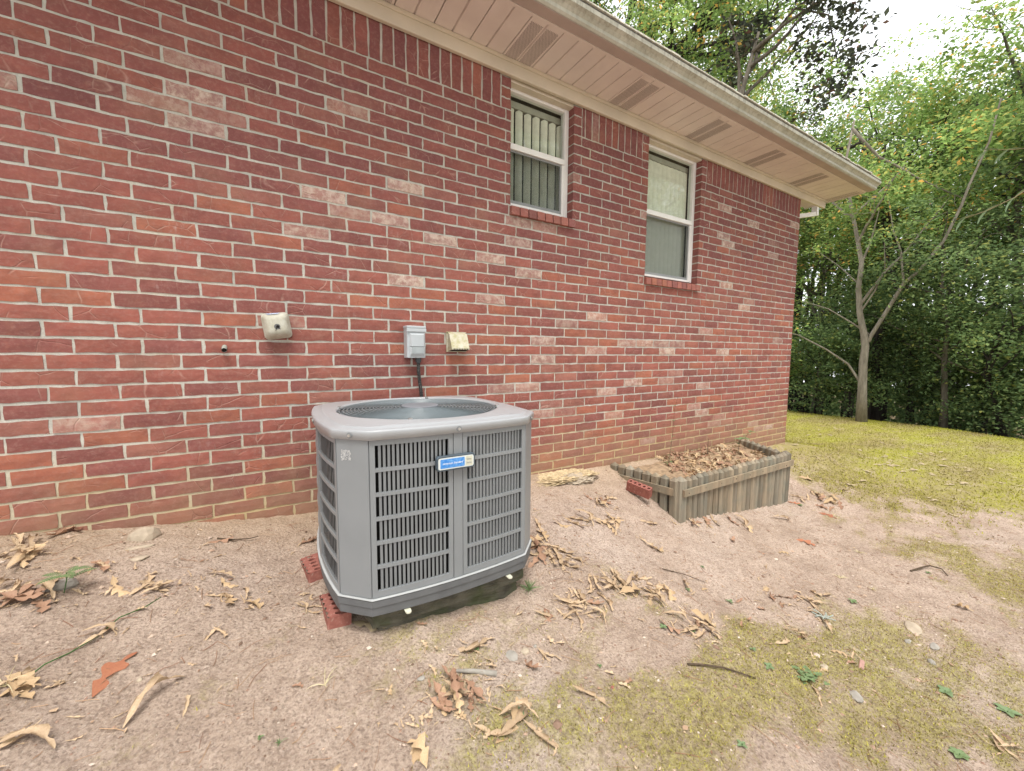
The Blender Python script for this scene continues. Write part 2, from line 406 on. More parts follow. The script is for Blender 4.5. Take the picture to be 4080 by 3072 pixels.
def tone_for(rnd, x, z):
    t = rnd.random()
    if t < .52: c = (.35, .120, .092)
    elif t < .64: c = (.41, .146, .092)
    elif t < .88: c = (.285, .102, .088)
    elif t < .93: c = (.25, .092, .080)
    else: c = (.36, .150, .115)
    f = rnd.uniform(.84, 1.04)
    # eave shade painted into the brick tone, stronger in the upper courses
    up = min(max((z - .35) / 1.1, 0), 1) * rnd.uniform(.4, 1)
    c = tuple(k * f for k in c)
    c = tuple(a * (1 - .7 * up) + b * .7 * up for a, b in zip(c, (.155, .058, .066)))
    pale = 0.0
    for px, pz in PALE:
        if abs(px - x) < .125 and abs(pz - z) < .037: pale = rnd.uniform(.5, .9)
    if not pale and rnd.random() < .03: pale = rnd.uniform(.25, .6)
    return (*c, pale)
bricks = []     # (projected size, verts, faces, tone)
rb = random.Random(5)
camp = cam.matrix_world.inverted()
def on_view(x, z, y=YW):
    p = camp @ Vector((x, y, z))
    if p.z > -.05: return None
    f = 1588.236
    return 2040 + f * p.x / -p.z, 1536 - f * p.y / -p.z, -p.z
def add_brick(x0, x1, z0, z1, deep, vert=False):
    if x1 - x0 < .012 or z1 - z0 < .012: return
    cx, cz = (x0 + x1) / 2, (z0 + z1) / 2
    q = on_view(cx, cz)
    if q is None: return
    inside = -150 < q[0] < 4200 and -150 < q[1] < 3200
    gz_ = float(ground_z(cx, YW))
    if z1 < gz_ - .06: return
    a = on_view(x0, cz); b = on_view(x1, cz); c_ = on_view(cx, z0); d_ = on_view(cx, z1)
    size = abs(b[0] - a[0]) * abs(d_[1] - c_[1]) if inside else 0
    if z1 < gz_: size = 0
    vs, fs = brick_mesh(x0, x1, z0, z1, rb, deep, vert)
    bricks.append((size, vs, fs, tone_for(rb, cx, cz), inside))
for k in range(-20, 23):
    z0 = Z0 + k * MZ + JT / 2; z1 = Z0 + (k + 1) * MZ - JT / 2
    end = XC if k % 2 else XC - .098
    xr = XC
    xj = end
    edges = [XC + JT / 2] if k % 2 else [XC + JT / 2, XC - .098]
    if k % 2 == 0: start = XC - .098
    else: start = XC
    e = [XC + JT / 2] + ([XC - .098] if k % 2 == 0 else [])
    p = start
    while p > -1.9: p -= MODX; e.append(p)
    for b, a in zip(e[:-1], e[1:]):
        spans = [(a + JT / 2, b - JT / 2)]
        for (ox0, ox1, oz0, oz1) in OPEN:
            if (z0 + z1) / 2 > oz0 - MZ and (z0 + z1) / 2 < oz1:
                sillrow = (z0 + z1) / 2 < oz0
                l, r = ox0 + (-.012 if sillrow else 0), ox1 + (.016 if sillrow else 0)
                ns = []
                for s0, s1 in spans:
                    if s1 <= l or s0 >= r: ns.append((s0, s1)); continue
                    if s0 < l: ns.append((s0, l - (.006 if sillrow else 0)))
                    if s1 > r: ns.append((r + (.006 if sillrow else 0), s1))
                spans = ns
        for s0, s1 in spans:
            touch = any(abs(s0 - o[1]) < .002 or abs(s1 - o[0]) < .002 for o in OPEN)
            deep = .10 if touch or b > XC - .01 else .016
            add_brick(s0, s1, z0, z1, deep)
# soldier course under the frieze, with three short bricks beside each opening
zs = Z0 + 23 * MZ
x = XC - .083
segs = [(XL, OPEN[0][0]), (OPEN[0][1], OPEN[1][0]), (OPEN[1][1], XC)]
for (a, b) in segs:
    left = a + (.085 if a > 0 else 0); right = b - (.085 if b < XC - .1 else 0)
    if a > 0:
        for k in range(3): add_brick(a, a + .080, zs + k * MZ + JT / 2, zs + (k + 1) * MZ - JT / 2, .10)
    if b < XC - .1:
        for k in range(3): add_brick(b - .080, b, zs + k * MZ + JT / 2, zs + (k + 1) * MZ - JT / 2, .10)
    p = right
    while p > max(left, -1.9) + .03:
        q = max(p - .0785, left)
        if q - left < .03: q = left
        add_brick(q + JT / 2, p - JT / 2, zs + JT / 2, zs + .24, .016, True); p = q
bricks.sort(key=lambda t: -t[0])
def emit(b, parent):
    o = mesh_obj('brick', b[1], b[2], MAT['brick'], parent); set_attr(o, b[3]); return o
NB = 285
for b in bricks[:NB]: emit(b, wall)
def joined(name, items, mat, parent):
    vs = []; fs = []; col = []
    for b in items:
        n = len(vs); vs += b[1]; fs += [tuple(i + n for i in f) for f in b[2]]; col += list(b[3]) * len(b[1])
    o = mesh_obj(name, vs, fs, mat, parent); a = o.data.color_attributes.new('tone', 'FLOAT_COLOR', 'POINT'); a.data.foreach_set('color', col); return o
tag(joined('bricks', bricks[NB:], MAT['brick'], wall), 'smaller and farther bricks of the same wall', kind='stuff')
# gable end wall: mortar slab and its bricks as one stuff part
gb = []
gs = MB(); gs.box(XC - .1, XC - .0045, YW + .1105, 9.5, -2.4, 2.16)
gw = gs.obj('gable_wall', MAT['mortar'], house)
rg = random.Random(9)
for k in range(-22, 27):
    z0 = Z0 + k * MZ + JT / 2; z1 = z0 + MZ - JT
    y = YW + .104 - (.0 if k % 2 else -.13)
    if k % 2 == 0:
        vs, fs = brick_mesh(YW + .104, y - JT, z0, z1, rg, .016); gb.append((0, [(XC + (YW - v[1]), v[0], v[2]) for v in vs], fs, tone_for(rg, v0 if False else 0, z0)))
    while y < 9.3:
        vs, fs = brick_mesh(y, y + MODX - JT, z0, z1, rg, .016)
        gb.append((0, [(XC + (YW - v[1]), v[0], v[2]) for v in vs], fs, tone_for(rg, 0, z0))); y += MODX
tag(joined('bricks', gb, MAT['brick'], gw), 'bricks of the end wall round the corner', kind='stuff')

# --- frieze board, soffit, fascia, gutter, roof
XE = 6.86      # eave end beyond the corner
fz = MB(); fz.box(-4, XE - .12, 2.678, YW - .003, TOPZ, 2.126)
fz.sweep([(2.668, 2.112), (2.6775, 2.112), (2.6775, 2.139), (2.668, 2.139)], -4, XE - .12)
fz.obj('frieze_board', MAT['cream'], house, bevel=.003, seg=1)
SZ = 2.14
def soffit_panel(x0, x1, vented):
    """one vinyl panel of two planks, grooves at both edges and the middle; y from the frieze to the fascia"""
    y0, y1 = 2.285, 2.70; b = MB(); g = .006; d = .011
    xm = (x0 + x1) / 2
    pts = [(x0 + .006, SZ + .02), (x0 + .006, SZ + .003), (x0 + .010, SZ), (xm - .007, SZ), (xm - .001, SZ + .014), (xm + .001, SZ + .014), (xm + .007, SZ), (x1 - .002, SZ), (x1, SZ + .003), (x1, SZ + .02)]
    n = len(pts)
    b.add([(p[0], y0, p[1]) for p in pts] + [(p[0], y1, p[1]) for p in pts], [(i, i + 1, n + i + 1, n + i) for i in range(n - 1)])
    o = b.obj('soffit_panel', MAT['soffit'], soffit)
    if vented:
        s = MB(); p = .0125
        for hx in ((x0 + g + .014, xm - g - .006), (xm + g + .006, x1 - .014)):
            r = 0; yy = y0 + .035
            while yy < y1 - .03:
                xx = hx[0] + (p / 2 if r % 2 else 0)
                while xx < hx[1] - .004:
                    s.add([(xx, yy, SZ - .0006), (xx + .0052, yy, SZ - .0006), (xx + .0052, yy + .011, SZ - .0006), (xx, yy + .011, SZ - .0006)], [(0, 3, 2, 1)]); xx += p
                yy += .0085 * 1.0; r += 1
        tag(s.obj('vent_slots', MAT['slot'], o), kind='stuff')
sb = MB(); sb.box(-4, XE - .02, 2.262, 2.2845, SZ - .004, SZ + .004)
soffit = sb.obj('soffit', MAT['soffit'], house)
sb = MB(); sb.box(-4, XE - .02, 2.27, 2.71, SZ + .021, SZ + .03); sb.obj('backing', MAT['slot'], soffit)  # dark colour stands in for shade inside the panel joints
pw = .2585
x0 = 1.517 - .2585 * 22 + .0; 
# panel joints measured on the eave: a vented panel from 1.517, then every fourth
i0 = -22; xj = 1.517
for i in range(-16, 21):
    a = xj + i * pw; b_ = a + pw
    if a > XE - .15: break
    soffit_panel(a, min(b_, XE - .03), i % 4 == 0)
fa = MB()
fa.box(-4, XE, 2.262, 2.2615 + .02, SZ + .0045, 2.27)
fa.obj('fascia', MAT['cream'], house)
gt = MB()
prof_o = [(2.2605, 2.240), (2.2605, SZ + .002), (2.180, SZ + .002), (2.168, SZ + .014), (2.166, SZ + .034), (2.150, SZ + .052), (2.130, SZ + .066), (2.126, SZ + .090), (2.134, SZ + .094)]
prof_i = [(2.138, SZ + .088), (2.132, SZ + .085), (2.135, SZ + .069), (2.154, SZ + .055), (2.170, SZ + .036), (2.172, SZ + .017), (2.182, SZ + .006), (2.2565, SZ + .006), (2.2565, 2.240)]
gt.sweep(prof_o + prof_i, -4, XE + .01)
gutter = gt.obj('gutter', MAT['gutter'], house)
gu = MB(); gu.box(-4, XE + .008, 2.186, 2.2595, SZ - .0015, SZ + .0012); gu.obj('gutter_underside', MAT['gutter_under'], gutter)
ge = MB(); n_ = len(prof_o)
ge.add([(XE + .012, y, z) for y, z in prof_o] + [(XE + .016, y, z) for y, z in prof_o], [tuple(range(n_)), tuple(range(2 * n_ - 1, n_ - 1, -1))] + [(i, (i + 1) % n_, n_ + (i + 1) % n_, n_ + i) for i in range(n_)])
ge.obj('end_cap', MAT['gutter'], gutter)
rf = MB(); s_ = .42
for a, b in [((2.14, 2.243), (8.5, 2.243 + 6.36 * s_))]:
    rf.add([(-4, a[0], a[1]), (XE + .03, a[0], a[1]), (XE + .03, b[0], b[1]), (-4, b[0], b[1]), (-4, a[0], a[1] + .012), (XE + .03, a[0], a[1] + .012), (XE + .03, b[0], b[1] + .012), (-4, b[0], b[1] + .012)],
           [(0, 1, 2, 3), (7, 6, 5, 4), (0, 4, 5, 1), (1, 5, 6, 2), (2, 6, 7, 3), (3, 7, 4, 0)])
roof = rf.obj('roof', MAT['shingle'], house)
re_ = MB(); rr_ = random.Random(3); x = -4
while x < XE + .02:      # ragged shingle butts and debris along the eave
    w = rr_.uniform(.05, .30); re_.box(x, min(x + w - .003, XE + .03), 2.126 + rr_.uniform(-.004, .01), 2.30, 2.2555, 2.262 + rr_.uniform(0, .006)); x += w
tag(re_.obj('shingle_edge', simple('drip_edge', (.52, .50, .43), .8, .2, .3, 40), roof), kind='stuff')
# rake board and return of the soffit round the gable
rk = MB(); rk.box(XE - .018, XE, 2.285, 2.99, SZ - .006, 2.2)
rk.box(XC + .001, XE - .019, 2.955, 2.97, SZ - .004, SZ + .10)
rk.obj('soffit_return', MAT['soffit'], house)
rs_ = MB(); rs_.box(XC + .002, XE - .02, 2.712, 2.954, SZ + .001, SZ + .012); rs_.obj('return_soffit', MAT['soffit'], house)
rk2 = MB(); rk2.add([(XE - .02, 2.99, SZ + .02), (XE, 2.99, SZ + .02), (XE, 8.5, SZ + .02 + 5.5 * s_), (XE - .02, 8.5, SZ + .02 + 5.5 * s_),
                     (XE - .02, 2.99, SZ + .16), (XE, 2.99, SZ + .16), (XE, 8.5, SZ + .16 + 5.5 * s_), (XE - .02, 8.5, SZ + .16 + 5.5 * s_)],
                    [(0, 1, 2, 3), (7, 6, 5, 4), (0, 4, 5, 1), (1, 5, 6, 2), (2, 6, 7, 3), (3, 7, 4, 0)])
rk2.obj('rake_board', MAT['cream'], house)
# downspout: out of the return, back to the end wall and down it
dn = MB()
def duct(b, pts, w=.07, t=.055):
    for p, q in zip(pts[:-1], pts[1:]):
        p = Vector(p); q = Vector(q); d = (q - p).normalized(); s = Vector((0, 1, 0)) * w / 2; u = d.cross(Vector((0, 1, 0))).normalized() * t / 2
        b.add([p - s - u, p + s - u, p + s + u, p - s + u, q - s - u, q + s - u, q + s + u, q - s + u],
              [(3, 2, 1, 0), (4, 5, 6, 7), (0, 1, 5, 4), (1, 2, 6, 5), (2, 3, 7, 6), (3, 0, 4, 7)])
duct(dn, [(6.905, 2.87, 2.155), (6.905, 2.87, 2.02)]); duct(dn, [(6.94, 2.871, 2.045), (6.19, 2.95, 1.875)]); duct(dn, [(6.152, 2.95, 1.90), (6.152, 2.95, -1.45)])
dn.obj('downspout', MAT['vinyl'], house)

# --- windows
def window(o, zr, n_slat, closed, seed):
    x0, x1, zb, zt = o; yf = YW + .07; rw = random.Random(seed)
    zt = 2.028; zb = zb + .024
    f = MB(); jw = .030
    f.box(x0 + .002, x0 + jw, yf, yf + .06, zb, zt); f.box(x1 - jw - .012, x1 - .002, yf, yf + .06, zb, zt)
    f.box(x0 + jw + .0005, x1 - jw - .0125, yf + .001, yf + .059, zt - .035, zt - .001); f.box(x0 + jw + .0005, x1 - jw - .0125, yf + .001, yf + .059, zb + .001, zb + .022)
    win = f.obj('window_frame', MAT['vinyl'], None, bevel=.002, seg=1); win.name = 'window'; win.parent = house
    h = MB(); h.box(x0 + .001, x1 - .001, YW + .012, yf - .001, zt - .014, zt + .08); h.obj('head_trim', MAT['cream'], win)
    r = MB(); r.box(x0 + jw + .001, x1 - jw - .013, yf - .004, yf + .05, zr - .024, zr + .020); r.obj('meeting_rail', MAT['vinyl'], win, bevel=.002, seg=1)
    st = MB(); st.box(x1 - jw - .034, x1 - jw - .013, yf + .004, yf + .045, zb + .023, zr - .025); st.obj('sash_stile', MAT['vinyl'], win)
    g = MB(); g.box(x0 + jw, x1 - jw - .012, yf + .030, yf + .033, zr + .018, zt - .034); g.obj('upper_pane', MAT['glass'], win)
    g = MB(); g.box(x0 + jw, x1 - jw - .012, yf + .040, yf + .043, zb + .020, zr - .02); g.obj('lower_pane', MAT['glass'], win)
    sf = MB(); a, b, c, d = x0 + jw + .002, x1 - jw - .035, zb + .023, zr - .026; t = .014
    for bx in ((a, a + t * .7, c, d), (b - t, b, c, d), (a + t * .7, b - t, c, c + .026), (a + t * .7, b - t, d - .012, d)): sf.box(bx[0], bx[1], yf + .012, yf + .020, bx[2], bx[3])
    sf.obj('screen_frame', MAT['screen_frame'], win)
    s = MB(); s.add([(a + .005, yf + .016, c + .01), (b - .005, yf + .016, c + .01), (b - .005, yf + .016, d - .005), (a + .005, yf + .016, d - .005)], [(0, 1, 2, 3)]); s.obj('insect_screen', MAT['screen'], win)
    bl = MB(); bl.box(x0 + .01, x1 - .02, yf + .085, yf + .125, zt - .095, zt - .045); blind = bl.obj('vertical_blind', MAT['blind_dark'], win)
    if closed:
        xx = x0 + .015; pitch = .068; w = .088; ang = .35
    else:
        xx = x0 + .045; pitch = .083; w = .0
    k = 0
    while xx < x1 - (.11 if closed else .05):
        b = MB(); N = 4; ww = .090 if closed else .060
        ang = (-.30 + rw.uniform(-.05, .05)) if closed else (-.45 + rw.uniform(-.05, .05))
        zz0, zz1 = zb + .015, zt - .10 + (0 if closed else 0)
        pts = []
        for i in range(N + 1):
            u = i / N - .5; cur = .006 * (1 - (2 * u) ** 2)
            pts.append((xx + .04 + u * ww * math.cos(ang) + cur * math.sin(ang), yf + .088 + u * ww * math.sin(ang) - cur * math.cos(ang)))
        b.add([(p[0], p[1], zz0) for p in pts] + [(p[0], p[1], zz1 - .012 * abs(i / N - .5) * 2) for i, p in enumerate(pts)], [(i, i + 1, N + 2 + i, N + 1 + i) for i in range(N)])
        so = b.obj('slat', MAT['blind'], blind, smooth=True)
        xx += pitch; k += 1
    # dark room behind
    rm = MB(); X0, X1, Z0_, Z1_, Y0, Y1 = x0 - .25, x1 + .25, zb - .5, zt + .08, YW + .115, YW + 1.6
    rm.add([(X0, Y0, Z0_), (X1, Y0, Z0_), (X1, Y1, Z0_), (X0, Y1, Z0_), (X0, Y0, Z1_), (X1, Y0, Z1_), (X1, Y1, Z1_), (X0, Y1, Z1_)], [(0, 1, 2, 3), (7, 6, 5, 4), (1, 5, 6, 2), (2, 6, 7, 3), (3, 7, 4, 0)])
    rm.obj('room_lining', MAT['room'], win)
    # brick rowlock sill, sloping out
    sl_ = MB(); sl_.box(x0 - .008, x1 + .012, YW + .006, YW + .13, o[2] - .066, o[2] - .006); sill = sl_.obj('window_sill', MAT['mortar'], win)
    n = n_slat; wd = (x1 + .014 - (x0 - .01)) / n
    for i in range(n):
        xa = x0 - .01 + i * wd; zt0 = o[2] + .004; pr = .034 + rw.uniform(-.002, .002)
        b = MB(); b.add([(xa + .004, YW - pr, o[2] - .078), (xa + wd - .004, YW - pr, o[2] - .078), (xa + wd - .004, YW + .14, o[2] - .060), (xa + .004, YW + .14, o[2] - .060),
                         (xa + .004, YW - pr + .004, zt0 - .016), (xa + wd - .004, YW - pr + .004, zt0 - .016), (xa + wd - .004, YW + .14, zt0 + .016), (xa + .004, YW + .14, zt0 + .016)],
                        [(3, 2, 1, 0), (4, 5, 6, 7), (0, 1, 5, 4), (1, 2, 6, 5), (2, 3, 7, 6), (3, 0, 4, 7)])
        ob = b.obj('brick', MAT['brick'], sill, bevel=.003, seg=1)
        t = tone_for(rw, -9, 0); set_attr(ob, (t[0] * 1.05, t[1] * 1.15, t[2] * 1.2, .0))
    return win
w1 = window(OPEN[0], 1.592, 8, False, 1); w1['label'] = 'narrow window whose spaced blind slats show dark gaps'
w2 = window(OPEN[1], 1.385, 11, True, 2); w2['label'] = 'taller window nearer the corner with its blind closed'
# ================================================================== AIR CONDITIONER
MAT['ac_panel'] = simple('ac_painted_steel', (.215, .228, .238), .42, .45, .05, 5, .05, 90)
MAT['ac_lid'] = simple('ac_lid_paint', (.325, .335, .348), .30, .5, .05, 3, .03, 60)
MAT['ac_louver'] = simple('ac_louver_paint', (.18, .19, .197), .5, .4, .08, 8)
MAT['ac_base'] = simple('ac_base_pan', (.125, .130, .135), .6, .35, .12, 14, .1, 120)
MAT['ac_ledge'] = simple('ac_base_ledge', (.40, .41, .41), .45, .4, .08)
MAT['wire'] = simple('black_coated_wire', (.035, .045, .05), .35, .5, .1); MAT['guard_wire'] = simple('weathered_guard_wire', (.15, .18, .195), .3, .6, .1)
MAT['hub'] = simple('fan_hub_cover', (.17, .18, .20), .55, .4, .1)
MAT['coil'] = simple('coil_fins', (.012, .012, .012), .7, .3, .4, 200)
MAT['screw'] = simple('zinc_screw', (.45, .44, .42), .35, .5, .1, 30, 0, 60, .7)
MAT['badge_dark'] = simple('badge_rim', (.055, .075, .095), .5, .4)
MAT['badge_white'] = simple('badge_face', (.60, .64, .62), .5, .4, .06, 60)
MAT['badge_cream'] = simple('badge_face_cream', (.56, .55, .44), .5, .4, .05, 60)
def blue_mat():
    m = M('badge_blue', .5, .4); n = m.ramp(m.noise(90, 4, .6), .4, .75)
    m.color(m.mix(n, (.035, .20, .58), (.16, .38, .70))); return m.m
MAT['badge_blue'] = blue_mat()
MAT['ink_grey'] = simple('grey_ink', (.22, .24, .26), .6, .2)
MAT['ink_white'] = simple('white_ink', (.75, .80, .82), .6, .2)
AX0, AX1, AY0, AY1 = .205, 1.125, 1.56, 2.50
ACX, ACY = (AX0 + AX1) / 2, (AY0 + AY1) / 2
CH = .102
ZT, ZB = -.338, -.978
ac = empty('air_conditioner', (ACX, ACY, ZB - .075), 'grey louvered outdoor air conditioner with round black fan grille on top', 'air conditioner')
ACO = Vector(ac.location)
def acm(b, name, mat, parent=None, **k):
    """parts are drawn in world coordinates and moved into the thing's space"""
    off = ACO if (parent is None or parent is ac) else ACO
    if parent is None or parent is ac:
        b.v = [(v[0] - ACO.x, v[1] - ACO.y, v[2] - ACO.z) for v in b.v]; return b.obj(name, mat, ac, **k)
    b.v = [(v[0] - ACO.x, v[1] - ACO.y, v[2] - ACO.z) for v in b.v]; return b.obj(name, mat, parent, **k)
CORN = [(AX0, AY0 + CH), (AX0 + CH, AY0), (AX1 - CH, AY0), (AX1, AY0 + CH), (AX1, AY1 - CH), (AX1 - CH, AY1), (AX0 + CH, AY1), (AX0, AY1 - CH)]
SIDES = [(1, 2, .026), (3, 4, .03), (5, 6, .026), (7, 0, .034)]
def curve(A, B, bow, t, off=0.0):
    A = Vector(A); B = Vector(B); d = B - A; n = Vector((d.y, -d.x)).normalized()
    sl = bow * 4 * (1 - 2 * t); nn = (n - d.normalized() * sl / d.length).normalized()
    return A + d * t + n * bow * 4 * t * (1 - t) + nn * off
def outline(off, n=14):
    pts = []
    for i in range(4):
        a, b, bow = SIDES[i]
        for k in range(n + 1): pts.append(curve(CORN[a], CORN[b], bow, k / n, off))
    return pts
def cbox(b, A, B, bow, t0, t1, z0, z1, din, dout, n=6):
    vs = []
    for k in range(n + 1):
        t = t0 + (t1 - t0) * k / n
        pi = curve(A, B, bow, t, din); po = curve(A, B, bow, t, dout)
        vs += [(pi.x, pi.y, z0), (po.x, po.y, z0), (po.x, po.y, z1), (pi.x, pi.y, z1)]
    fs = []
    for k in range(n):
        for j in range(4):
            fs.append((4 * k + j, 4 * k + (j + 1) % 4, 4 * k + 4 + (j + 1) % 4, 4 * k + 4 + j))
    fs.append((3, 2, 1, 0)); fs.append((4 * n, 4 * n + 1, 4 * n + 2, 4 * n + 3))
    return b.add(vs, fs)
def louver(A, B, bow, t0, t1, slant=0.0, depth=.0155, n=17, sw=.0098):
    L = (Vector(B) - Vector(A)).length; fr = .020 / L
    b = MB()
    cbox(b, A, B, bow, t0, t1, ZT - .026, ZT - .003, -.012, 0); cbox(b, A, B, bow, t0, t1, ZB + .002, ZB + .028, -.012, 0)
    cbox(b, A, B, bow, t0, t0 + fr, ZB + .0285, ZT - .0265, -.012, 0, 1); cbox(b, A, B, bow, t1 - fr, t1, ZB + .0285, ZT - .0265, -.012, 0, 1)
    p = acm(b, 'louver_panel', MAT['ac_panel'])
    rows = 6; zt, zb = ZT - .026, ZB + .028; rh = (zt - zb) / rows
    for r in range(1, rows):
        b = MB(); cbox(b, A, B, bow, t0 + fr, t1 - fr, zb + r * rh - .0075, zb + r * rh + .0075, -.012, -.0008, 6); acm(b, 'crossbar', MAT['ac_panel'], p)
    a, c = t0 + fr, t1 - fr; pt = (c - a) / n
    for i in range(n):
        b = MB(); w = sw / L; t = a + (i + .98) * pt if i < n - 1 else c
        if i == n - 1: continue
        po = [curve(A, B, bow, t - w / 2, -.0035), curve(A, B, bow, t + w / 2, -.0035)]; sh = slant / L
        pi = [curve(A, B, bow, t + sh - w / 2, -.0035 - depth), curve(A, B, bow, t + sh + w / 2, -.0035 - depth)]
        b.add([(q.x, q.y, z) for z in (zb - .004, zt + .004) for q in (po[0], po[1], pi[1], pi[0])], [(3, 2, 1, 0), (4, 5, 6, 7), (0, 1, 5, 4), (1, 2, 6, 5), (2, 3, 7, 6), (3, 0, 4, 7)])
        acm(b, 'louver_slat', MAT['ac_louver'], p)
    return p
for a, b_, bow in SIDES:
    A, B = CORN[a], CORN[b_]
    sl_ = {1: (.004, -.001), 3: (.004, .004), 5: (.004, .004), 7: (0, 0)}[a]
    dd_ = .0005 if a == 7 else .0155
    louver(A, B, bow, .004, .468, sl_[0], dd_, *((14, .0058) if a == 7 else (17, .0098))); louver(A, B, bow, .532, .996, sl_[1], dd_, *((14, .0058) if a == 7 else (17, .0098)))
    b = MB(); cbox(b, A, B, bow, .472, .528, ZB + .001, ZT - .001, -.014, .0012, 2); acm(b, 'centre_post', MAT['ac_panel'])
for a, b_ in ((0, 1), (2, 3), (4, 5), (6, 7)):
    b = MB(); cbox(b, CORN[a], CORN[b_], 0, .012, .988, ZB + .001, ZT - .001, -.015, .0, 1)
    acm(b, 'corner_post', MAT['ac_panel'], bevel=.002, seg=1)
# worn remains of a paper label on the front left corner post
b = MB(); rs = random.Random(4)
for _ in range(150):
    u = rs.uniform(.18, .46); z = rs.uniform(-.425, -.385); s = rs.uniform(.0008, .0035)
    p0 = curve(CORN[0], CORN[1], 0, u, .0006 + rs.uniform(0, .0004)); d = (Vector(CORN[1]) - Vector(CORN[0])).normalized()
    k = 5; ph = rs.uniform(0, 6)
    b.add([(p0.x + d.x * s * math.cos(ph + 6.283 * i / k) * rs.uniform(.6, 1.3), p0.y + d.y * s * math.cos(ph + 6.283 * i / k), z + s * .8 * math.sin(ph + 6.283 * i / k)) for i in range(k)], [tuple(range(k))])
tag(acm(b, 'label_residue', simple('paper_residue', (.46, .46, .46), .9, .1)), 'worn white remains of a paper label', kind='stuff')
# coil inside: dark wrap and floor
b = MB(); n = 40
ol = outline(-.05)
b.add([(p.x, p.y, ZB) for p in ol] + [(p.x, p.y, ZT) for p in ol], [(i, (i + 1) % len(ol), len(ol) + (i + 1) % len(ol), len(ol) + i) for i in range(len(ol))] + [tuple(range(len(ol)))])
acm(b, 'coil', MAT['coil'])
# base pan with a pale ledge
def rings(prof, mat, name, cap=None, smooth=False, n=14):
    b = MB(); vs = []; m_ = None
    for off, z in prof:
        o = outline(off, n); m_ = len(o); vs += [(p.x, p.y, z) for p in o]
    fs = [(r * m_ + i, r * m_ + (i + 1) % m_, (r + 1) * m_ + (i + 1) % m_, (r + 1) * m_ + i) for r in range(len(prof) - 1) for i in range(m_)]
    b.add(vs, fs); return acm(b, name, mat, smooth=smooth)
rings([(-.02, ZB), (.0075, ZB - .001), (.009, ZB - .004), (.006, ZB - .007)], MAT['ac_ledge'], 'base_ledge')
rings([(.008, ZB - .0075), (.007, ZB - .034), (.003, ZB - .037), (.001, ZB - .072), (-.03, ZB - .075), (-.4, ZB - .0751)], MAT['ac_base'], 'base_pan')
for t, s_, mt in ((.19, 1, 'badge_cream'), (.86, 1, 'badge_cream')):
    b = MB(); p0 = curve(CORN[1], CORN[2], .026, t, .012); b.box(p0.x - .012, p0.x + .012, p0.y - .006, p0.y + .03, ZB - .079, ZB - .0755)
    b.tube([(p0.x, p0.y - .006, ZB - .0795), (p0.x, p0.y - .006, ZB - .0745)], .0115, 10)
    acm(b, 'foot_clip', MAT['badge_cream'])
# lid
def lid():
    b = MB(); n = 14; prof = [(.006, ZT - .004), (.011, ZT - .003), (.0125, ZT + .026), (.0115, ZT + .031), (.008, ZT + .0345), (.002, ZT + .036), (-.028, ZT + .038), (-.031, ZT + .042), (-.038, ZT + .043)]
    vs = []; m_ = 0
    for off, z in prof:
        o = outline(off, n); m_ = len(o); vs += [(p.x, p.y, z) for p in o]
    ang = []
    o = outline(0, n)
    for rr, z in [(.425, ZT + .046), (.414, ZT + .0485), (.406, ZT + .046), (.402, ZT + .038), (.400, ZT - .03)]:
        for p in o:
            a = math.atan2(p.y - ACY, p.x - ACX); vs.append((ACX + rr * math.cos(a), ACY + rr * math.sin(a), z))
    R_ = len(prof) + 5
    b.add(vs, [(r * m_ + i, r * m_ + (i + 1) % m_, (r + 1) * m_ + (i + 1) % m_, (r + 1) * m_ + i) for r in range(R_ - 1) for i in range(m_)])
    l_ = acm(b, 'lid', MAT['ac_lid'], smooth=True)
    b = MB()      # pressed ridge along the front edge
    pts = [curve(CORN[1], CORN[2], .026, t, -.045) for t in np.linspace(.06, .94, 14)]
    b.tube([(p.x, p.y, ZT + .041) for p in pts], .0036, 6); acm(b, 'pressed_ridge', MAT['ac_lid'], l_, smooth=True)
    for si in range(4):
        a, c, bow = SIDES[si]
        for t in (.5,):
            p = curve(CORN[a], CORN[c], bow, t, .0125); q = curve(CORN[a], CORN[c], bow, t, .018); r = curve(CORN[a], CORN[c], bow, t, .0122)
            b = MB(); b.tube([(r.x, r.y, ZT + .014), (p.x + (q.x - p.x) * .2, p.y + (q.y - p.y) * .2, ZT + .014)], .012, 16); acm(b, 'screw_washer', MAT['ac_louver'], l_)
            b = MB(); b.tube([(p.x, p.y, ZT + .014), (q.x, q.y, ZT + .014)], .0062, 8); acm(b, 'screw', MAT['screw'], l_)
    for (a, c) in ((0, 1), (2, 3), (4, 5), (6, 7)):
        p = curve(CORN[a], CORN[c], 0, .5, .0125); q = curve(CORN[a], CORN[c], 0, .5, .018); r = curve(CORN[a], CORN[c], 0, .5, .0122)
        b = MB(); b.tube([(r.x, r.y, ZT + .014), (p.x + (q.x - p.x) * .2, p.y + (q.y - p.y) * .2, ZT + .014)], .012, 16); acm(b, 'screw_washer', MAT['ac_louver'], l_)
        b = MB(); b.tube([(p.x, p.y, ZT + .014), (q.x, q.y, ZT + .014)], .0062, 8); acm(b, 'screw', MAT['screw'], l_)
lid()
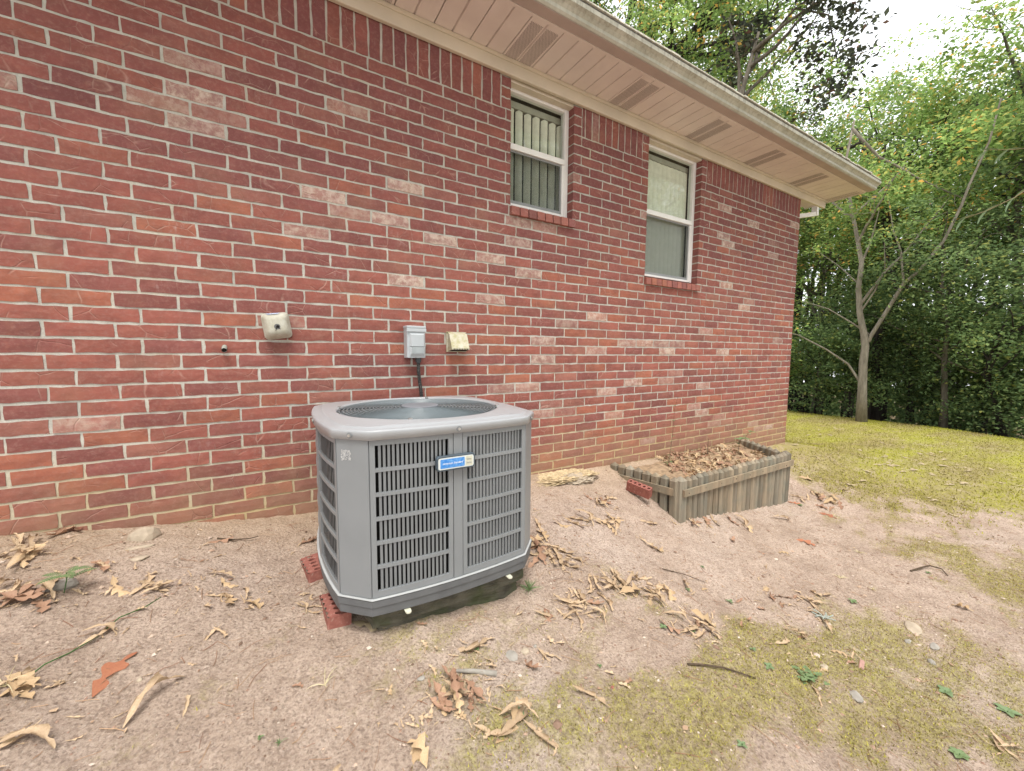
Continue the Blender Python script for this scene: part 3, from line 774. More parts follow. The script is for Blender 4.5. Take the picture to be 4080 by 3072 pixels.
# fan guard
b = MB(); b.cyl((ACX, ACY, ZT + .046), (ACX, ACY, ZT + .056), .096, 48); hubp = None
guard = acm(b, 'fan_guard', MAT['hub'], bevel=.003, seg=1)
zz = lambda r: ZT + .040 + .010 * (1 - (r / .4) ** 2)
r = .392
while r > .10:
    b = MB(); n = 56
    b.tube([(ACX + r * math.cos(6.2832 * k / n), ACY + r * math.sin(6.2832 * k / n), zz(r)) for k in range(n + 1)], .0026, 5, False)
    acm(b, 'guard_ring', MAT['guard_wire'], guard, smooth=True); r -= .0178
for k, a in enumerate((-24, 66, 156, 246)):
    a = math.radians(a); b = MB()
    b.tube([(ACX + q * math.cos(a), ACY + q * math.sin(a), zz(q) - .005) for q in np.linspace(.09, .398, 8)], .0032, 6)
    b.tube([(ACX + q * math.cos(a + .018), ACY + q * math.sin(a + .018), zz(q) - .005) for q in np.linspace(.09, .398, 8)], .0025, 6)
    acm(b, 'guard_spoke', MAT['wire'], guard)
    b = MB(); p = Vector((math.cos(a), math.sin(a))); b.box(ACX + p.x * .405 - .008, ACX + p.x * .405 + .008, ACY + p.y * .405 - .008, ACY + p.y * .405 + .008, ZT + .043, ZT + .0515); acm(b, 'guard_clip', MAT['screw'], guard)
# fan and its motor under the guard, inside a dark shroud
b = MB(); b.cyl((ACX, ACY, ZT - .14), (ACX, ACY, ZT - .01), .075, 20); mo = acm(b, 'fan_motor', MAT['ac_base'])
MAT['blade'] = simple('fan_blade', (.05, .06, .065), .5, .4)
for k in range(3):
    b = MB(); a0 = k * 2.094 + .4; vs = []; N = 8
    for i in range(N + 1):
        for r_ in (.08, .22, .375):
            a = a0 + (i / N) * 1.25 + r_ * .5; vs.append((ACX + r_ * math.cos(a), ACY + r_ * math.sin(a), ZT - .10 + i / N * .055))
    b.add(vs, [(i * 3 + j, i * 3 + j + 1, (i + 1) * 3 + j + 1, (i + 1) * 3 + j) for i in range(N) for j in range(2)]); acm(b, 'fan_blade', MAT['blade'], mo)
b = MB(); n = 40
b.add([(ACX + .399 * math.cos(6.2832 * k / n), ACY + .399 * math.sin(6.2832 * k / n), z) for z in (ZT - .02, ZT - .2) for k in range(n)], [(k, (k + 1) % n, n + (k + 1) % n, n + k) for k in range(n)])
acm(b, 'fan_shroud', simple('fan_shroud', (.07, .09, .07), .6, .3))
# badge
bp = curve(CORN[1], CORN[2], .026, .5, .014); bd = 'badge'
bx, by, bz = bp.x - .018, bp.y, -.461
def rrect(w, h, r, y0, y1, cx=0, cz=0, n=5):
    pts = []
    for (sx, sz, a0) in ((1, 1, 0), (-1, 1, 90), (-1, -1, 180), (1, -1, 270)):
        for k in range(n + 1):
            a = math.radians(a0 + 90 * k / n); pts.append((cx + sx * (w / 2 - r) + r * math.cos(a), cz + sz * (h / 2 - r) + r * math.sin(a)))
    m_ = len(pts); tilt = 0
    return [(bx + p[0], by + y0, bz + p[1]) for p in pts] + [(bx + p[0], by + y1, bz + p[1]) for p in pts], [tuple(range(m_)), tuple(range(2 * m_ - 1, m_ - 1, -1))] + [(i, (i + 1) % m_, m_ + (i + 1) % m_, m_ + i) for i in range(m_)]
BWID = .172; BH = .062
b = MB(); b.add(*rrect(BWID, BH, .013, -.010, .010)); badge = acm(b, 'badge', MAT['badge_dark'], bevel=.002, seg=1)
b = MB(); b.add(*rrect(BWID - .014, BH - .014, .008, -.0108, -.0095)); acm(b, 'badge_plate', MAT['badge_white'], badge)
b = MB(); b.add(*rrect(.108, BH - .024, .004, -.0114, -.0100, -.0165)); acm(b, 'blue_field', MAT['badge_blue'], badge)
b = MB(); b.add(*rrect(.031, BH - .022, .003, -.0113, -.0100, .0575)); acm(b, 'cream_field', MAT['badge_cream'], badge)
def text(s, size, x, z, mat, parent, shear=0, name='lettering', y=-.0119):
    cu = bpy.data.curves.new('t', 'FONT'); cu.body = s; cu.size = size; cu.align_x = 'CENTER'; cu.align_y = 'CENTER'; cu.shear = shear; cu.extrude = .0002; cu.space_character = .95
    o = bpy.data.objects.new('t', cu); COL.objects.link(o); dg = bpy.context.evaluated_depsgraph_get()
    me = bpy.data.meshes.new_from_object(o.evaluated_get(dg)); bpy.data.objects.remove(o)
    me.materials.clear(); me.materials.append(mat)
    for v in me.vertices: v.co = (bx + x + v.co.x - ACO.x, by + y - v.co.z - ACO.y, bz + z + v.co.y - ACO.z)
    return place(bpy.data.objects.new(name, me), parent)
text('American Standard', .0122, -.0165, 0, MAT['ink_white'], badge, .35)
text('Silver', .0105, .0575, .0075, MAT['ink_grey'], badge); text('Series', .0105, .0575, -.0075, MAT['ink_grey'], badge)

# concrete pad under the unit
def mossy_stone():
    m = M('mossy_concrete', .95, .1); n = m.ramp(m.noise(12, 5), .35, .65)
    c = m.mix(n, (.075, .07, .055), (.14, .13, .10)); c = m.mix(m.ramp(m.noise(7, 4), .45, .65, 0, .7), c, (.06, .075, .03)); m.color(c); m.bump(m.noise(50, 5, .7), .9, .01); return m.m
MAT['pad'] = mossy_stone()
def lump(name, c, s, mat, seed, rough=.12, sub=3, flat=1.0, label=None, cat='rock', group=None, rot=0, parent=None, box=0.0):
    bm = bmesh.new(); bmesh.ops.create_icosphere(bm, subdivisions=sub, radius=1)
    r = random.Random(seed); dirs = [Vector((r.gauss(0, 1), r.gauss(0, 1), r.gauss(0, 1))).normalized() for _ in range(9)]; cut = [r.uniform(.62, .95) for _ in dirs]
    for v in bm.verts:
        p = v.co.copy()
        if box:
            m_ = max(abs(p.x), abs(p.y), abs(p.z)); p = p.lerp(p / m_, box)
        for d, k in zip(dirs, cut):
            q = p.dot(d)
            if q > k * (1 + box * .3): p = p - d * (q - k * (1 + box * .3)) * .85
        p *= 1 + r.uniform(-rough, rough) * .35
        v.co = Vector((p.x * s[0], p.y * s[1], p.z * s[2]))
    me = bpy.data.meshes.new(name); bm.to_mesh(me); bm.free(); me.materials.append(mat)
    o = place(bpy.data.objects.new(name, me), parent); o.location = c; o.rotation_euler[2] = rot
    if label: tag(o, label, cat, group)
    return o
bm = bmesh.new(); bmesh.ops.create_cube(bm, size=1); bmesh.ops.subdivide_edges(bm, edges=bm.edges, cuts=14, use_grid_fill=True)
rpd = random.Random(3)
for v in bm.verts:
    x_, y_, z_ = v.co; f = (abs(x_) ** 8 + abs(y_) ** 8); k = 1 - .06 * (z_ < 0) - .35 * max(0, abs(x_) + abs(y_) - .86)
    v.co = Vector((x_ * .76 * k + rpd.uniform(-.004, .004), y_ * .84 * k + rpd.uniform(-.004, .004), z_ * .15 + rpd.uniform(-.003, .002) - (.0 if z_ < .4 else 0)))
me = bpy.data.meshes.new('concrete_pad'); bm.to_mesh(me); bm.free(); me.materials.append(MAT['pad']); pad = place(bpy.data.objects.new('concrete_pad', me)); pad.location = (.68, 2.0, -1.132)
tag(pad, 'mossy concrete pad the air conditioner stands on', 'concrete pad')
# cored bricks beside and under the unit
def cored_brick(name, loc, rot, label, parent=None, L=.205, Wd=.092, H=.058, group=None):
    me_b = MB()
    hx = L / 2; hy = Wd / 2; nh = 5
    # top with holes: a grid of strips round square-ish holes
    cells = nh; cw = L / cells; hr = .0125
    bm = bmesh.new()
    def quad(*p): bm.faces.new([bm.verts.new(q) for q in p])
    for z, up in ((H, 1), (0, 0)):
        for i in range(cells):
            xa = -hx + i * cw; xb = xa + cw; xc = (xa + xb) / 2; n = 12
            cor = [(xb, 0), (xb, hy), (xc, hy), (xa, hy), (xa, 0), (xa, -hy), (xc, -hy), (xb, -hy)]
            ring = []
            for k in range(n):
                a = 6.2832 * k / n; ca, sa = math.cos(a), math.sin(a)
                t = min((cw / 2) / max(abs(ca), 1e-6), hy / max(abs(sa), 1e-6)); ring.append(((xc + hr * ca, hr * 1.15 * sa), (xc + ca * t, sa * t)))
            for k in range(n):
                (a0, o0), (a1, o1) = ring[k], ring[(k + 1) % n]
                quad((*a0, z), (*o0, z), (*o1, z), (*a1, z))
                if up: quad((*a0, z), (*a1, z), (*a1, 0), (*a0, 0))
    quad((-hx, -hy, 0), (hx, -hy, 0), (hx, -hy, H), (-hx, -hy, H)); quad((hx, hy, 0), (-hx, hy, 0), (-hx, hy, H), (hx, hy, H))
    quad((hx, -hy, 0), (hx, hy, 0), (hx, hy, H), (hx, -hy, H)); quad((-hx, hy, 0), (-hx, -hy, 0), (-hx, -hy, H), (-hx, hy, H))
    bmesh.ops.remove_doubles(bm, verts=bm.verts, dist=.0004); bmesh.ops.recalc_face_normals(bm, faces=bm.faces)
    me = bpy.data.meshes.new(name); bm.to_mesh(me); bm.free(); me.materials.append(MAT['loose_brick'])
    o = place(bpy.data.objects.new(name, me), parent); o.location = loc; o.rotation_euler = rot; return tag(o, label, 'brick', group)
def loose_brick():
    m = M('loose_brick', .9, .15).obj_coords(); n = m.ramp(m.noise(30, 5, .7), .35, .65)
    c = m.mix(n, (.24, .088, .072), (.33, .135, .105)); c = m.mix(m.ramp(m.noise(60, 4), .6, .75, 0, .6), c, (.50, .38, .32)); m.color(c); m.bump(m.noise(120, 5), .5, .004); return m.m
MAT['loose_brick'] = loose_brick()
cored_brick('cored_brick', (.198, 1.795, -1.150), (math.radians(2), math.radians(3), math.radians(93)), 'holed red brick wedged under the front left corner of the air conditioner')
cored_brick('cored_brick', (.150, 2.125, -1.108), (math.radians(-4), math.radians(4), math.radians(97)), 'holed red brick lying behind the other one by the louvered left side')

# ================================================================== FITTINGS ON THE WALL
def thing_mesh(b, name, mat, label, cat, origin, **k):
    b.v = [(v[0] - origin[0], v[1] - origin[1], v[2] - origin[2]) for v in b.v]
    o = b.obj(name, mat, None, **k); o.location = origin; return tag(o, label, cat)
def part(b, name, mat, parent, **k):
    L = parent.matrix_world.translation if parent.parent else Vector(parent.location)
    b.v = [(v[0] - L[0], v[1] - L[1], v[2] - L[2]) for v in b.v]; return b.obj(name, mat, parent, **k)
# disconnect box
MAT['box_grey'] = simple('grey_enclosure', (.44, .47, .49), .45, .4, .05, 10, .05, 80)
MAT['box_label'] = simple('box_label', (.52, .56, .58), .5, .3)
b = MB(); b.box(.780, .905, 2.632, 2.708, -.048, .155)
dbox = thing_mesh(b, 'electrical_box', MAT['box_grey'], 'grey electrical box on the brick wall with a black conduit below', 'electrical box', (.84, 2.708, .05), bevel=.003, seg=1)
b = MB(); b.box(.777, .908, 2.622, 2.709, .150, .166); part(b, 'hood', MAT['box_grey'], dbox, bevel=.003, seg=1)
b = MB(); b.box(.776, .909, 2.622, 2.631, .128, .1495); part(b, 'hood_lip', MAT['box_grey'], dbox)
def frustum(b, x0, x1, z0, z1, y, dy, ins, insb=None):
    insb = ins if insb is None else insb
    b.add([(x0, y, z0), (x1, y, z0), (x1, y, z1), (x0, y, z1), (x0 + ins, y - dy, z0 + insb), (x1 - ins, y - dy, z0 + insb), (x1 - ins, y - dy, z1 - ins), (x0 + ins, y - dy, z1 - ins)],
          [(4, 5, 6, 7), (0, 1, 5, 4), (1, 2, 6, 5), (2, 3, 7, 6), (3, 0, 4, 7), (3, 2, 1, 0)])
b = MB(); frustum(b, .795, .902, .028, .120, 2.6315, .014, .012, 0); frustum(b, .795, .902, -.040, .0275, 2.6315, .014, .012, .022)
part(b, 'cover', MAT['box_grey'], dbox, bevel=.002, seg=1)
b = MB(); b.box(.808, .890, 2.6165, 2.6178, -.018, .026); part(b, 'label_plate', simple('box_lower_label', (.33, .36, .37), .6, .3), dbox)
b = MB(); b.cyl((.868, 2.672, -.049), (.868, 2.672, -.075), .020, 14); b.cyl((.868, 2.672, -.075), (.868, 2.672, -.084), .0145, 12)
part(b, 'cable_gland', MAT['wire'], dbox)
def conduit_mat():
    m = M('black_conduit', .5, .4); m.color(m.mix(m.ramp(m.noise(120, 4, .7), .55, .68), (.02, .02, .02), (.28, .27, .25))); return m.m
b = MB(); b.tube([(.868, 2.672, -.084), (.868, 2.672, -.14), (.876, 2.675, -.21), (.885, 2.675, -.28), (.890, 2.672, -.36), (.888, 2.66, -.5), (.88, 2.60, -.72), (.87, 2.5, -.86)], .0118, 12)
tag(part(b, 'conduit', conduit_mat(), dbox, smooth=True))
# dryer vent hood
def hood_mat():
    m = M('aged_beige_plastic', .6, .3); n = m.ramp(m.noise(28, 5, .7), .4, .62)
    m.color(m.mix(n, (.52, .49, .39), (.38, .345, .20))); m.bump(m.noise(60, 4), .2, .002); return m.m
MAT['hood'] = hood_mat(); MAT['dark'] = simple('dark_inside', (.015, .013, .012), .9, .1)
b = MB(); b.box(1.085, 1.240, 2.699, 2.708, -.006, .138)
vent = thing_mesh(b, 'vent_hood', MAT['hood'], 'stained beige vent hood on the brick wall right of the electrical box', 'vent hood', (1.16, 2.708, .06), bevel=.002, seg=1)
b = MB()
V = [(1.094, 2.698, .132), (1.231, 2.698, .132), (1.094, 2.668, .122), (1.231, 2.668, .122), (1.088, 2.607, .022), (1.222, 2.607, .022), (1.088, 2.607, .010), (1.222, 2.607, .010), (1.094, 2.698, -.002), (1.231, 2.698, -.002)]
b.add(V, [(0, 1, 3, 2), (2, 3, 5, 4), (4, 5, 7, 6), (0, 2, 4, 6, 8), (1, 9, 7, 5, 3)]); part(b, 'hood', MAT['hood'], vent)
b = MB(); b.add([(1.094, 2.697, .000), (1.231, 2.697, .000), (1.222, 2.609, .0095), (1.088, 2.609, .0095)], [(0, 1, 2, 3)]); part(b, 'louvered_opening', MAT['dark'], vent)
b = MB()
for i in range(6): b.box(1.101 + i * .020, 1.101 + i * .020 + .012, 2.6045, 2.6075, .012, .0165)
part(b, 'vent_slots', MAT['dark'], vent); vent.children[-1]['kind'] = 'stuff'
for sx in (1.090, 1.235):
    b = MB(); b.cyl((sx, 2.697, .130), (sx, 2.6995, .130), .004, 8); part(b, 'screw', MAT['dark'], vent)
# tilted foam faucet cover
def foam_mat():
    m = M('weathered_foam', .7, .3); n = m.ramp(m.noise(25, 5, .7), .4, .68)
    m.color(m.mix(n, (.50, .49, .42), (.40, .375, .29))); m.bump(m.noise(130, 4), .5, .003); return m.m
b = MB(); n = 10
prof = [(.075, .0, .026), (.078, .012, .026), (.077, .020, .026), (.073, .024, .026), (.072, .034, .026), (.066, .052, .026), (.056, .074, .024), (.046, .084, .020), (.030, .087, .014)]
vs = []; mm = 0
for h_, d_, r_ in prof:
    ring = []
    for sx, sz, a0 in ((1, 1, 0), (-1, 1, 90), (-1, -1, 180), (1, -1, 270)):
        for k in range(n + 1):
            a = math.radians(a0 + 90 * k / n); ring.append((sx * (h_ - r_) + r_ * math.cos(a), -d_, sz * (h_ * 1.06 - r_) + r_ * math.sin(a)))
    mm = len(ring); vs += ring
b.add(vs, [(r * mm + i, r * mm + (i + 1) % mm, (r + 1) * mm + (i + 1) % mm, (r + 1) * mm + i) for r in range(len(prof) - 1) for i in range(mm)] + [tuple((len(prof) - 1) * mm + i for i in range(mm))])
foam = b.obj('faucet_cover', foam_mat(), None, smooth=True); foam.scale = (.9, .9, .9); foam.location = (.040, 2.702, .137); foam.rotation_euler = (math.radians(-3), math.radians(-8), 0)
tag(foam, 'tilted off-white foam faucet cover on the brick wall with a dark centre hole', 'faucet cover')
b = MB(); b.tube([(0, -.0868, -.012), (0, -.0885, -.012)], .017, 18); part_ = b.obj('centre_washer', simple('dark_washer', (.10, .10, .10), .5, .4), foam)
b = MB(); b.tube([(.003, -.0884, -.012), (.003, -.090, -.012)], .0085, 14); b.obj('hole', MAT['dark'], foam)
b = MB(); b.tube([(-.004, -.0895, -.016), (-.012, -.0892, -.036)], .0018, 5); b.tube([(.006, -.0895, -.020), (.016, -.0892, -.030)], .0014, 5); b.obj('cord_end', MAT['dark'], foam)
b = MB(); b.add([(-.050, -.0405, .0752), (.030, -.0405, .0752), (.018, -.0650, .0655), (-.036, -.0650, .0655)], [(0, 1, 2, 3)])
sticker = M('blue_white_sticker', .6, .3).obj_coords(); sticker.color(sticker.mix(sticker.ramp(sticker.noise(120, 4), .42, .6), (.62, .66, .72), (.18, .28, .52)))
st = b.obj('sticker', sticker.m, foam); st.location = (0, -.001, .0035)
b = MB(); b.box(-.070, .072, -.004, .012, -.078, .070); b.obj('dark_gap', MAT['dark'], foam)
# drain pipe stub
b = MB(); p = [Vector((-.213, 2.73, .02)), Vector((-.213, 2.690, .004)), Vector((-.212, 2.668, -.004))]
b.tube(p, .0125, 14, False); pipe = thing_mesh(b, 'pipe_stub', simple('grey_pipe', (.34, .35, .31), .7, .2), 'short open pipe end poking out of a mortar joint', 'pipe', (-.213, 2.71, 0), smooth=True)
b = MB(); b.tube([(-.213, 2.676, -.001), (-.212, 2.6695, -.0035)], .0105, 14); part(b, 'opening', MAT['dark'], pipe)

# ================================================================== PLANTER
def timber_mat():
    m = M('weathered_timber', .9, .15)
    n = m.noise(18, 5, .65, (1, 1, .09)); t = m.attr('tone')
    c = m.mix(m.ramp(n, .3, .72), (.185, .152, .112), (.345, .29, .215))
    c = m.mix(m.ramp(m.noise(6, 4), .45, .68, 0, .55), c, (.16, .17, .14)); c = m.mix(1.0, c, t, 'MULTIPLY')
    m.color(c); m.bump(m.noise(60, 5, .6, (1, 1, .06)), .6, .004); return m.m
MAT['timber'] = timber_mat()
PT = -1.028       # top of the tips
PC = [(2.735, 2.685), (2.845, 2.025), (4.600, 2.030), (4.930, 2.690)]
planter = empty('planter', (3.75, 2.36, -1.35), 'grey weathered timber planter with pointed posts against the brick wall', 'planter')
PO = Vector(planter.location)
rp = random.Random(12)
def post(c, ang, w, ztop, zbot, d=.062):
    """square timber, eased edges, four-sided point"""
    h = .032; wx, wy = w / 2, d / 2; e = .013; vs = []
    for z in (zbot, ztop - h):
        vs += [(-wx + e, -wy, z), (wx - e, -wy, z), (wx, -wy + e, z), (wx, wy - e, z), (wx - e, wy, z), (-wx + e, wy, z), (-wx, wy - e, z), (-wx, -wy + e, z)]
    vs.append((rp.uniform(-.004, .004), rp.uniform(-.004, .004), ztop))
    fs = [(i, (i + 1) % 8, 8 + (i + 1) % 8, 8 + i) for i in range(8)] + [(8 + i, 8 + (i + 1) % 8, 16) for i in range(8)] + [tuple(range(7, -1, -1))]
    ca, sa = math.cos(ang), math.sin(ang); lx, ly = rp.uniform(-.003, .003), rp.uniform(-.003, .003)
    vv = [(c[0] + x * ca - y * sa + lx * (z - ztop) * 6 - PO.x, c[1] + x * sa + y * ca + ly * (z - ztop) * 6 - PO.y, z - PO.z) for x, y, z in vs]
    o = mesh_obj('post', vv, fs, MAT['timber'], planter); t = rp.uniform(.72, 1.18); wa = rp.uniform(-.05, .05); set_attr(o, (t * (1 + wa), t, t * (1 - wa), 1)); return o
def rail(a, b, zc, off, thick=.018, h=.058, tilt=0.0):
    a = Vector(a); b = Vector(b); d = (b - a).normalized(); n = Vector((d.y, -d.x)); vs = []
    for p, dz in ((a, -tilt), (b, tilt)):
        for o_, z in ((off, -h / 2), (off + thick, -h / 2), (off + thick, h / 2), (off, h / 2)):
            q = p + n * o_; vs.append((q.x - PO.x, q.y - PO.y, zc + z + dz - PO.z))
    o = mesh_obj('rail', vs, [(3, 2, 1, 0), (4, 5, 6, 7), (0, 1, 5, 4), (1, 2, 6, 5), (2, 3, 7, 6), (3, 0, 4, 7)], MAT['timber'], planter); set_attr(o, (1.12, 1.05, .98, 1))
    bm = bmesh.new(); bm.from_mesh(o.data); bmesh.ops.recalc_face_normals(bm, faces=bm.faces); bm.to_mesh(o.data); bm.free()
    L = (b - a).length; k = .06
    while k < L:
        q = a + d * k + n * (off + thick); m_ = MB(); m_.tube([(q.x - PO.x - n.x * .001, q.y - PO.y - n.y * .001, zc + rp.uniform(-.01, .01) - PO.z), (q.x + n.x * .0015 - PO.x, q.y + n.y * .0015 - PO.y, zc - PO.z)], .0042, 6)
        m_.obj('nail', MAT['dark_nail'], o); k += .23
    return o
MAT['dark_nail'] = simple('rusty_nail', (.09, .065, .05), .7, .3)
for (a, b_, n) in ((PC[0], PC[1], 8), (PC[1], PC[2], 23), (PC[2], PC[3], 8)):
    A = Vector(a); B = Vector(b_); d = B - A; ang = math.atan2(d.y, d.x); w = d.length / n
    for i in range(n):
        if i == 0 and a is not PC[0]: continue
        c = A + d * ((i + .5) / n); ww = w - rp.uniform(.008, .016)
        post((c.x, c.y), ang, ww, PT + rp.uniform(-.006, .006), min(float(ground_z(c.x, c.y)) - .1, PT - .2))
for c in (PC[1], PC[2]): post((c[0] + .03, c[1] + .012), 0, .088, PT + .008, float(ground_z(*c)) - .12, .088)
rail((PC[1][0] + .0, PC[1][1]), (PC[2][0] + .075, PC[2][1]), PT - .118, .036, tilt=.002)
rail((PC[0][0] - .0, PC[0][1]), (PC[1][0] + .002, PC[1][1] + .03), PT - .122, .034)
rail((PC[2][0] + .02, PC[2][1] + .05), (PC[3][0], PC[3][1]), PT - .12, .034)
# soil inside
SNX, SNY = 50, 20; vs = []; fs = []
def soil_z(u, v): return PT - .105 + .025 * v + float(vnoise(np.array(u * 9), np.array(v * 4), 8)) * .03 + float(vnoise(np.array(u * 30), np.array(v * 12), 9)) * .012
def soil_pt(u, v):
    a = Vector(PC[1]).lerp(Vector(PC[2]), u); c = Vector(PC[0]).lerp(Vector(PC[3]), u); p = a.lerp(c, v); return p.x, p.y
for j in range(SNY + 1):
    for i in range(SNX + 1):
        u, v = .012 + .976 * i / SNX, .03 + .97 * j / SNY; p = soil_pt(u, v); vs.append((p[0] - PO.x, p[1] - PO.y, soil_z(u, v) - PO.z))
for j in range(SNY):
    for i in range(SNX):
        a = j * (SNX + 1) + i; fs.append((a, a + 1, a + SNX + 2, a + SNX + 1))
MAT['soil'] = simple('planter_soil', (.32, .23, .15), .95, .1, .35, 30, .8, 90)
tag(mesh_obj('soil', vs, fs, MAT['soil'], planter, True), kind='stuff')
# loose brick leaning on the planter's left side; lump of cast-off mortar; stones
cored_brick('cored_brick', (2.655, 2.275, -1.20), (math.radians(12), math.radians(9), math.radians(-74)), 'holed red brick lying on its side against the planter', L=.205, Wd=.062, H=.085)
MAT['pale_rock'] = simple('pale_rock', (.40, .33, .25), .9, .15, .2, 18, .7, 60, obj=True)
MAT['sand_rock'] = simple('sandy_mortar', (.50, .39, .24), .95, .1, .35, 45, 1.0, 120, obj=True)
MAT['grey_rock'] = simple('grey_stone', (.30, .275, .24), .9, .15, .18, 25, .5, 70, obj=True)
lump('mortar_lump', (2.02, 2.60, -1.062), (.40, .12, .035), MAT['sand_rock'], 21, .5, 5, label='sandy lump of spilt mortar at the foot of the wall', cat='mortar lump', box=.4)
lump('mortar_lump', (2.16, 2.53, -1.070), (.20, .07, .045), MAT['pale_rock'], 22, .5, 4, label='crumbly greyish lump of mortar in front of the sandy one', cat='mortar lump', box=.3)
